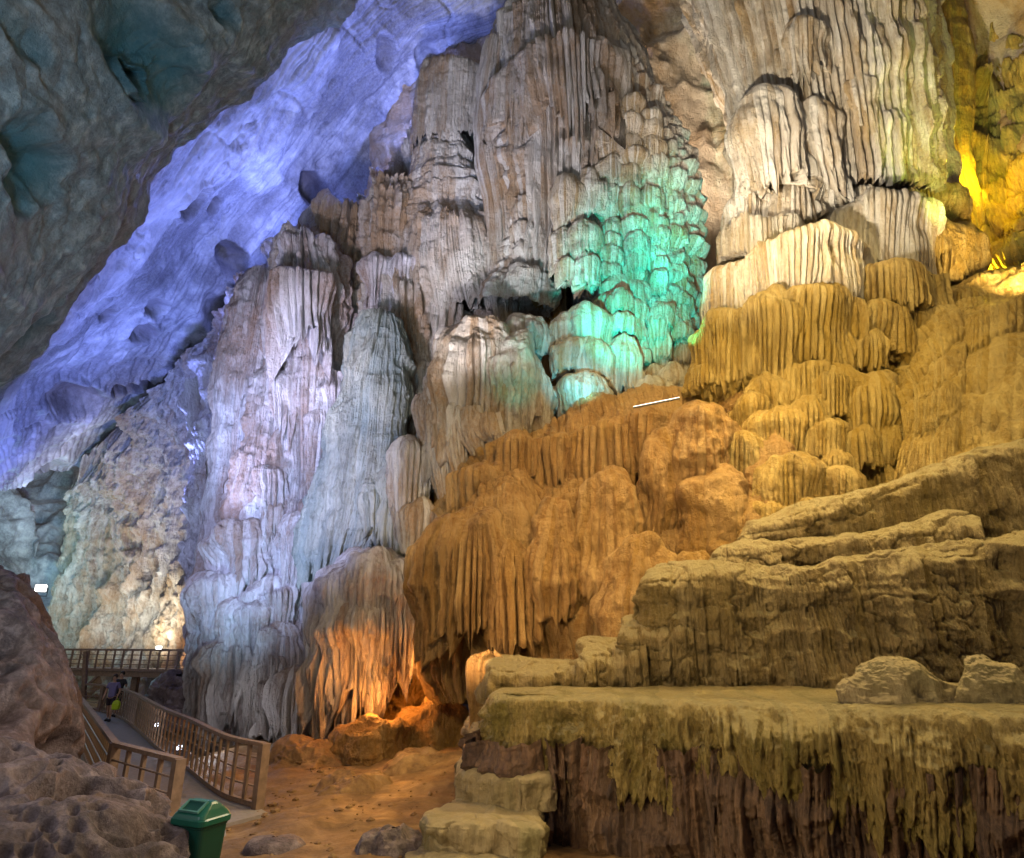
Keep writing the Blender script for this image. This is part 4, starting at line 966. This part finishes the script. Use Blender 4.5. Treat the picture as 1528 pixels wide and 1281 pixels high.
def link(name, bm, mat, parent=None, loc=None, smooth=False):
    me = bpy.data.meshes.new(name)
    bmesh.ops.recalc_face_normals(bm, faces=bm.faces)
    bm.to_mesh(me); bm.free(); me.materials.append(mat)
    if smooth:
        for p in me.polygons: p.use_smooth = True
    o = bpy.data.objects.new(name, me); COL.objects.link(o)
    if parent: o.parent = parent
    if loc is not None: o.location = Vector(loc)
    return o


def beam(bm, a, b, wd, ht, up=Vector((0, 0, 1))):
    a = Vector(a); b = Vector(b); d = (b - a).normalized(); s = d.cross(up)
    s = s.normalized() if s.length > 1e-4 else Vector((1, 0, 0)); u = s.cross(d).normalized()
    vs = []
    for p in (a, b):
        for i, j in ((-1, -1), (1, -1), (1, 1), (-1, 1)):
            vs.append(bm.verts.new(p + s * wd / 2 * i + u * ht / 2 * j))
    for f in ((0, 1, 2, 3), (7, 6, 5, 4), (0, 4, 5, 1), (1, 5, 6, 2), (2, 6, 7, 3), (3, 7, 4, 0)):
        bm.faces.new([vs[k] for k in f])


def tube(bm, pts, r, seg=8):
    pts = [Vector(p) for p in pts]; rings = []
    for k, p in enumerate(pts):
        d = (pts[min(k + 1, len(pts) - 1)] - pts[max(k - 1, 0)]).normalized()
        s = d.cross(Vector((0, 0, 1)));  s = s.normalized() if s.length > 1e-4 else Vector((1, 0, 0)); u = s.cross(d)
        rings.append([bm.verts.new(p + (s * math.cos(t) + u * math.sin(t)) * r) for t in [2 * math.pi * i / seg for i in range(seg)]])
    for A, B in zip(rings, rings[1:]):
        for i in range(seg): bm.faces.new((A[i], A[(i + 1) % seg], B[(i + 1) % seg], B[i]))
    bm.faces.new(rings[0]); bm.faces.new(rings[-1][::-1])


def smooth_path(pts, step=.25):
    c = np.array(pts, float); k = len(c)
    X = cat(c, np.linspace(0, k - 1, 40 * (k - 1) + 1)) if k > 2 else cat(c, np.linspace(0, 1, 41))
    L = np.concatenate([[0], np.cumsum(np.linalg.norm(np.diff(X, axis=0), axis=1))])
    n = max(2, int(round(L[-1] / step)) + 1); s_ = np.linspace(0, L[-1], n)
    return np.stack([np.interp(s_, L, X[:, i]) for i in range(3)], 1)


def railing(pts, h, label, spacing=.5, bal=(.10, .045), rods=3, posts=(0, -1), cat_='railing', rod_r=.018, topw=.13, smooth=True, postw=.17, inside=1):
    pts = [np.array(p, float) for p in pts]
    base = np.mean(pts, axis=0)
    t = thing('railing', (base[0], base[1], pts[0][2]), label, cat_)
    o0 = np.array(t.location)
    path = smooth_path(pts, spacing) if smooth else np.array(pts)
    q = [Vector(p - o0) for p in path]; up = Vector((0, 0, 1))
    bm = bmesh.new()
    for a, b in zip(q, q[1:]): beam(bm, a + up * h, b + up * h, topw, .07)
    link('top_rail', bm, M_rail, t)
    bm = bmesh.new()
    for a, b in zip(q, q[1:]): beam(bm, a + up * .06, b + up * .06, .09, .08)
    link('bottom_rail', bm, M_rail, t)
    for k in range(rods):
        z = .10 + (h - .12) * (k + 1) / (rods + 1)
        bm = bmesh.new(); off = []
        for i, p in enumerate(q):
            d = (q[min(i + 1, len(q) - 1)] - q[max(i - 1, 0)]).normalized(); s_ = d.cross(up)
            off.append(p + up * z + s_ * .045 * inside)
        tube(bm, off, rod_r, 6); link('rod', bm, M_rod, t, smooth=True)
    bm = bmesh.new(); beam(bm, (0, 0, .1), (0, 0, h - .036), bal[0], bal[1], Vector((0, 1, 0)))
    first = None
    pp = [0, len(q) - 1]
    for i, p in enumerate(q):
        d = (q[min(i + 1, len(q) - 1)] - q[max(i - 1, 0)])
        if i in (0 if 0 in posts else -5, len(q) - 1 if -1 in posts else -5):
            b2 = bmesh.new(); beam(b2, (0, 0, -.25), (0, 0, h + .02), postw, postw, Vector((0, 1, 0)))
            o = link('post', b2, M_rail, t, p)
        else:
            if first is None: first = link('baluster', bm, M_rail, t, p); o = first
            else:
                o = first.copy(); COL.objects.link(o); o.parent = t; o.location = p
        o.rotation_euler = (0, 0, math.atan2(d.y, d.x))
    return t


Z0 = .03
RP = [PZ(x, y, Z0) for x, y in [(150, 1062), (187, 1077), (233, 1117), (273, 1144), (328, 1187), (384, 1207)]]
railing(RP, 1.1, 'long curved railing on the right side of the walkway with round rods across its boards', .52, posts=(0, -1), inside=-1)
railing([PZ(119, 1058, Z0), PZ(148, 1061, Z0)], 1.1, 'short railing behind the walking people at the far bend of the walkway', 1.2, smooth=True)
LB = [PZ(100, 1022, 1.1), PZ(119, 1042, 1.1), PZ(172, 1113, 1.1)]
LB = [np.array([p[0], p[1], Z0]) for p in LB]; LE = PZ(251, 1246, Z0)
railing(LB, 1.1, 'railing on the left side of the walkway running back behind the brown outcrop', .42, posts=(), inside=1)
railing([LB[-1], LE], 1.1, 'nearest railing panel angled towards the green bin with a thick end post', .75, posts=(0, -1), smooth=True, bal=(.11, .06), topw=.15)
# walkway
left = [LB[0], LB[1], LB[2], LE, PZ(262, 1400, Z0)]
right = [PZ(152, 1058, Z0), RP[1], RP[3], RP[-1], PZ(350, 1400, Z0)]
right[-2] = PZ(400, 1213, Z0)
bm = bmesh.new()
Lp = smooth_path(left[:3], .5); A = []; B = []
for k in range(40):
    t_ = k / 39
    l = Lp[int(t_ * (len(Lp) - 1))]; rp = smooth_path(RP, .25); r = rp[int(t_ * (len(rp) - 1) * .72)]
    A.append(l); B.append(r)
A += [LE, PZ(256, 1275, Z0), PZ(262, 1400, Z0)]; B += [PZ(400, 1213, Z0), PZ(336, 1230, Z0), PZ(350, 1400, Z0)]
va = [(bm.verts.new(p + [0, 0, 0.0]), bm.verts.new(p - [0, 0, .28])) for p in map(np.array, A)]
vb = [(bm.verts.new(p + [0, 0, 0.0]), bm.verts.new(p - [0, 0, .28])) for p in map(np.array, B)]
for k in range(len(A) - 1):
    bm.faces.new((va[k][0], va[k + 1][0], vb[k + 1][0], vb[k][0]))
    bm.faces.new((va[k][1], va[k][0], vb[k][0], vb[k][1])) if k == 0 else None
    bm.faces.new((vb[k][0], vb[k + 1][0], vb[k + 1][1], vb[k][1]))
    bm.faces.new((va[k + 1][0], va[k][0], va[k][1], va[k + 1][1]))
tag(link('walkway', bm, M_deck), kind='structure')

# far footbridge
t = thing('footbridge', P(190, 1030, 39), 'timber footbridge with a slatted balustrade crossing in front of the bright far wall', 'footbridge')
o0 = Vector(t.location)
A = Vector(P(80, 997, 40.5)) - o0; B = Vector(P(300, 1001, 37)) - o0; up = Vector((0, 0, 1))
bm = bmesh.new(); beam(bm, A, B, 1.6, .12); link('deck', bm, M_rail, t)
bm = bmesh.new(); beam(bm, A + up * -.22 + Vector((0, -.6, 0)), B + up * -.22 + Vector((0, -.6, 0)), .16, .28); link('beam', bm, M_rail, t)
fr = Vector((0, -.75, 0))
for nm, z, s_ in (('top_rail', 1.05, .11), ('rod', .78, .04), ('rod', .52, .04), ('rod', .28, .04)):
    bm = bmesh.new(); beam(bm, A + fr + up * z, B + fr + up * z, s_, s_); link(nm, bm, M_rail, t)
bm = bmesh.new(); beam(bm, (0, 0, 0), (0, 0, 1.0), .09, .06, Vector((0, 1, 0))); f0 = link('baluster', bm, M_rail, t, A + fr)
for k in range(1, 18):
    o = f0.copy(); COL.objects.link(o); o.parent = t; o.location = A.lerp(B, k / 17) + fr
for px, py in ((198, 1040), (270, 1040)):
    q = Vector(P(px, py, 38.6)) - o0; bm = bmesh.new(); beam(bm, q + up * -1, Vector((q.x, q.y, (A.z + B.z) / 2 - .35)), .32, .32, Vector((0, 1, 0))); link('support_post', bm, M_rail, t)
bm = bmesh.new(); beam(bm, Vector(P(131, 1022, 38.6)) - o0, Vector(P(152, 1004, 38.6)) - o0, .12, .12); link('brace', bm, M_rail, t)
bm = bmesh.new(); beam(bm, Vector(P(125, 1045, 33)), Vector(P(128, 972, 33)), .17, .17, Vector((0, 1, 0)))
tag(link('wooden_post', bm, M_rail), 'tall plain post standing at the left end of the far footbridge', 'post')

# litter bin
bx_ = P(300, 1222, 8.3); bz = float(floor_z(np.array([bx_[0]]), np.array([bx_[1]]))[0]) + .02
t = thing('litter_bin', (bx_[0], bx_[1], bz), 'green plastic swing top litter bin at the end of the walkway', 'litter bin')
t.rotation_euler = (0, 0, R(-24))
H = bx_[2] - bz


def rrect(a, b, r, seg=5):
    out = []
    for cx, cy, s0 in ((a - r, b - r, 0), (-a + r, b - r, 90), (-a + r, -b + r, 180), (a - r, -b + r, 270)):
        for k in range(seg + 1):
            th = R(s0 + 90 * k / seg); out.append((cx + r * math.cos(th), cy + r * math.sin(th)))
    return out


def loft(bm, rings, cap0=True, cap1=True):
    V = [[bm.verts.new(p) for p in r] for r in rings]
    for A, B in zip(V, V[1:]):
        for i in range(len(A)): bm.faces.new((A[i], A[(i + 1) % len(A)], B[(i + 1) % len(A)], B[i]))
    if cap0: bm.faces.new(V[0][::-1])
    if cap1: bm.faces.new(V[-1])


wb = .235
bm = bmesh.new(); loft(bm, [[(x, y, z) for x, y in rrect(a, a * .88, .06)] for a, z in ((wb * .76, 0), (wb * .78, .02), (wb * .97, H - .06), (wb * 1.0, H - .05), (wb * 1.0, H - .01))])
link('body', bm, M_bin_d, t, smooth=False)
bm = bmesh.new(); loft(bm, [[(x, y, z) for x, y in rrect(a, a * .88, .07)] for a, z in ((wb * 1.06, H - .03), (wb * 1.10, H - .02), (wb * 1.10, H + .03), (wb * 1.04, H + .045))])
link('rim', bm, M_bin, t)
bm = bmesh.new(); rings = []
for sx, sy, z in ((1.04, 1.04, .045), (.98, .96, .075), (.90, .72, .12), (.80, .45, .165), (.72, .26, .188), (.64, .14, .195)):
    rings.append([(x, y, H + z) for x, y in rrect(wb * sx, wb * .88 * sy, min(.06, wb * .88 * sy * .6))])
loft(bm, rings, False, True); link('lid', bm, M_bin, t)
# swing flap on the sloping face towards the viewer's left
bm = bmesh.new(); fy0, fz0, fy1, fz1 = -.185, .10, -.055, .182
def fl_(x, k, lift): return (x, fy0 + (fy1 - fy0) * k - .5 * lift, H + fz0 + (fz1 - fz0) * k + lift)
for (xa, xb, ka, kb) in ((-.15, .15, -.05, .06), (-.15, .15, .90, 1.02), (-.15, -.125, .06, .90), (.125, .15, .06, .90)):
    lo = [fl_(xa, ka, 0), fl_(xb, ka, 0), fl_(xb, kb, 0), fl_(xa, kb, 0)]; hi = [fl_(xa, ka, .022), fl_(xb, ka, .022), fl_(xb, kb, .022), fl_(xa, kb, .022)]
    loft(bm, [lo, hi])
fo = link('flap_frame', bm, plain('pale_green_bin_edge', (.10, .26, .22), .35), t)
bm = bmesh.new(); loft(bm, [[fl_(-.124, .07, 0), fl_(.124, .07, 0), fl_(.124, .89, 0), fl_(-.124, .89, 0)], [fl_(-.124, .07, .008), fl_(.124, .07, .008), fl_(.124, .89, .008), fl_(-.124, .89, .008)]])
link('flap', bm, M_bin_d, t)


# floodlights
def floodlight(p, aim, label, sc=.3, glow=None):
    t = thing('floodlight', p, label, 'floodlight'); t.rotation_euler = (Vector(aim) - Vector(p)).to_track_quat('Y', 'Z').to_euler()
    w2, h2, d2 = sc * .6, sc * .42, sc * .2
    bm = bmesh.new(); loft(bm, [[(x, -d2, z) for x, z in rrect(w2 * .7, h2 * .7, .02)], [(x, -d2 * .2, z) for x, z in rrect(w2, h2, .02)], [(x, d2, z) for x, z in rrect(w2, h2, .02)]])
    link('housing', bm, M_blk, t)
    bm = bmesh.new(); loft(bm, [[(x, d2 + .004, z) for x, z in rrect(w2 * .88, h2 * .88, .02)], [(x, d2 + .02, z) for x, z in rrect(w2 * .86, h2 * .86, .02)]])
    link('lamp_glass', bm, glow or M_glow, t)
    bm = bmesh.new(); tube(bm, [(-w2 - .02, 0, 0), (-w2 - .02, 0, -h2 - .1), (w2 + .02, 0, -h2 - .1), (w2 + .02, 0, 0)], .015, 5); link('bracket', bm, M_blk, t)
    return t


C0 = Vector((0, 0, CAMZ))
floodlight(P(551, 1075, 20.3), P(590, 1040, 18), 'small white floodlight on the floor glowing under the orange lit flutes', .3)
floodlight(P(61, 878, 17.5), C0, 'very bright white floodlight above the top of the left outcrop', .24)
floodlight(P(237, 968, 41.5), P(230, 900, 36), 'floodlight beside the footbridge at the foot of the far wall', .3)
a_ = PZ(233, 1082, .1); floodlight(a_, P(200, 1010, 18), 'small bluish floodlight behind the railing, farther of the two on the floor', .15, M_glowb)
b_ = PZ(267, 1116, .1); floodlight(b_, P(230, 1050, 14), 'small bluish floodlight behind the railing, nearer of the two on the floor', .16, M_glowb)
point((b_[0] + .8, b_[1] + .3, .8), (.9, .92, 1.0), 40, .1); point((a_[0] + .3, a_[1] + .3, .5), (.7, .75, 1.0), 15, .1)
t = thing('strip_light', P(982, 602, 18.6), 'long white strip light lying on the rim of the lit ledge', 'strip light')
a = Vector(P(945, 607, 18.5)) - t.location; b = Vector(P(1014, 593, 18.2)) - t.location
bm = bmesh.new(); tube(bm, [a, a.lerp(b, .5), b], .010, 8); link('tube', bm, plain('strip_lamp_tube', (.8, .8, .8), .3, emis=((1, .96, .9), 1.6)), t)
bm = bmesh.new(); beam(bm, a - up * .04, b - up * .04, .06, .04); link('channel', bm, M_blk, t)


# people
def skin_mesh(name, verts, edges, mat, parent, root=0, sub=2):
    me = bpy.data.meshes.new(name); me.from_pydata([v[:3] for v in verts], edges, []); me.update(); me.materials.append(mat)
    o = bpy.data.objects.new(name, me); COL.objects.link(o); o.parent = parent
    md = o.modifiers.new('skin', 'SKIN'); md.use_smooth_shade = True
    if not me.skin_vertices: me.skin_vertices.new()
    for i, v in enumerate(verts):
        me.skin_vertices[0].data[i].radius = (v[3], v[4] if len(v) > 4 else v[3]); me.skin_vertices[0].data[i].use_root = (i == root)
    s_ = o.modifiers.new('sub', 'SUBSURF'); s_.levels = sub; s_.render_levels = sub
    return o


def person(loc, label, rz, h, shirt, shorts, arms, step):
    t = thing('person', loc, label, 'person'); t.rotation_euler = (0, 0, rz); k = h / 1.75; t.scale = (k, k, k)
    # faces -y
    (le, lh), (re, rh) = arms
    V = [(0, 0, .98, .11, .085), (0, 0, 1.15, .10, .075), (0, 0, 1.35, .125, .085), (0, 0, 1.47, .06, .055), (0, -.01, 1.54, .05, .05), (0, -.02, 1.62, .075, .09), (0, -.01, 1.71, .06, .075),
         (.19, 0, 1.42, .055), (*le, .04), (*lh, .026), (-.19, 0, 1.42, .055), (*re, .04), (*rh, .026),
         (.09, 0, .92, .085), (.10, -step, .50, .055), (.10, -step * .3, .10, .04), (-.09, 0, .92, .085), (-.10, step * .8, .50, .055), (-.10, step * 1.6, .12, .04)]
    E = [(0, 1), (1, 2), (2, 3), (3, 4), (4, 5), (5, 6), (2, 7), (7, 8), (8, 9), (2, 10), (10, 11), (11, 12), (0, 13), (13, 14), (14, 15), (0, 16), (16, 17), (17, 18)]
    # hands: palm, four fingers and a thumb
    for wi, el in ((9, 8), (12, 11)):
        w_ = Vector(V[wi][:3]); d = (w_ - Vector(V[el][:3])).normalized(); s_ = Vector((0, 1, 0)) if abs(d.y) < .8 else Vector((1, 0, 0)); p = w_ + d * .07
        V.append((*p, .032, .02)); E.append((wi, len(V) - 1)); pi = len(V) - 1
        for q, ln in ((-.024, .07), (-.008, .085), (.008, .08), (.024, .062)):
            a1 = p + s_ * q + d * ln * .55; a2 = p + s_ * q + d * ln + Vector((0, 0, -.004))
            V.append((*a1, .009)); V.append((*a2, .007)); E += [(pi, len(V) - 2), (len(V) - 2, len(V) - 1)]
        a1 = w_ + d * .03 - s_ * .045; V.append((*a1, .010)); E.append((wi, len(V) - 1))
    skin_mesh('body', V, E, M_skin, t)
    sl = lambda e, f=.75: tuple(Vector((.19 * (1 if e[0] > 0 else -1), 0, 1.42)).lerp(Vector(e), f))
    skin_mesh('shirt', [(0, 0, .86, .17, .135), (0, 0, 1.15, .15, .12), (0, 0, 1.35, .17, .125), (0, 0, 1.455, .085, .075), (.185, 0, 1.42, .07), (*sl(le), .058), (-.185, 0, 1.42, .07), (*sl(re), .058)],
              [(0, 1), (1, 2), (2, 3), (2, 4), (4, 5), (2, 6), (6, 7)], shirt, t)
    skin_mesh('shorts', [(0, 0, .97, .15, .118), (.095, 0, .84, .11), (.105, -step * .8, .58, .09), (-.095, 0, .84, .11), (-.105, step * .6, .58, .09)], [(0, 1), (1, 2), (0, 3), (3, 4)], shorts, t)
    bm = bmesh.new(); bmesh.ops.create_uvsphere(bm, u_segments=16, v_segments=10, radius=1)
    for v in bm.verts:
        v.co = Vector((v.co.x * .092, v.co.y * .105 + .015, v.co.z * .10 + 1.70))
        if v.co.y < -.045 and v.co.z < 1.73: v.co.y = -.045 + (v.co.y + .045) * .1
    link('hair', bm, M_hair, t, smooth=True)
    for sx in (-1, 1):
        bm = bmesh.new(); bmesh.ops.create_uvsphere(bm, u_segments=8, v_segments=6, radius=.012); link('eye', bm, M_hair, t, (sx * .032, -.104, 1.645))
        bm = bmesh.new(); bmesh.ops.create_uvsphere(bm, u_segments=8, v_segments=6, radius=.022); o = link('ear', bm, M_skin, t, (sx * .082, -.01, 1.63)); o.scale = (.5, .8, 1.3)
        y_ = -step * .3 if sx > 0 else step * 1.6
        bm = bmesh.new(); bmesh.ops.create_uvsphere(bm, u_segments=10, v_segments=8, radius=1)
        for v in bm.verts: v.co = Vector((v.co.x * .05, v.co.y * .13 - .06, max(v.co.z * .055 + .05, 0)))
        link('shoe', bm, M_blkc, t, (sx * .10, y_, 0), True)
    bm = bmesh.new(); bmesh.ops.create_cone(bm, segments=5, radius1=.016, radius2=.006, depth=.045, cap_ends=True); link('nose', bm, M_skin, t, (0, -.112, 1.62))
    bm = bmesh.new(); beam(bm, (-.025, -.105, 1.58), (.025, -.105, 1.58), .012, .01); link('mouth', bm, plain('lips', (.3, .08, .07)), t)
    return t


p1 = PZ(160, 1077, Z0)
person(p1, 'person in a violet t-shirt and dark shorts walking towards the viewer with a lime bag', 0.05, 1.74, M_shirt, M_shorts, (((.27, .03, 1.16), (.24, -.04, .93)), ((-.27, .03, 1.16), (-.27, -.08, .95))), .10)
bm = bmesh.new()
loft(bm, [[(x, y, z) for x, y in rrect(a, b, .03)] for a, b, z in ((.10, .05, -.36), (.14, .07, -.33), (.15, .075, -.15), (.12, .05, -.05), (.05, .02, 0))])
for sx in (-1, 1): tube(bm, [(sx * .05, 0, -.03), (sx * .03, 0, .06), (0, 0, .09)], .008, 5)
tag(link('bag', bm, M_bag, None, (p1[0] + .27, p1[1] - .06, p1[2] + .80)), 'lime green bag hanging from the hand of the person in violet', 'bag')
p2 = PZ(171, 1070, Z0)
person(p2, 'person in a black top just behind the one in violet, one forearm held out', -.1, 1.78, M_blkc, M_blkc, (((.29, -.02, 1.18), (.42, -.22, 1.26)), ((-.26, .03, 1.16), (-.25, -.06, .93))), .08)
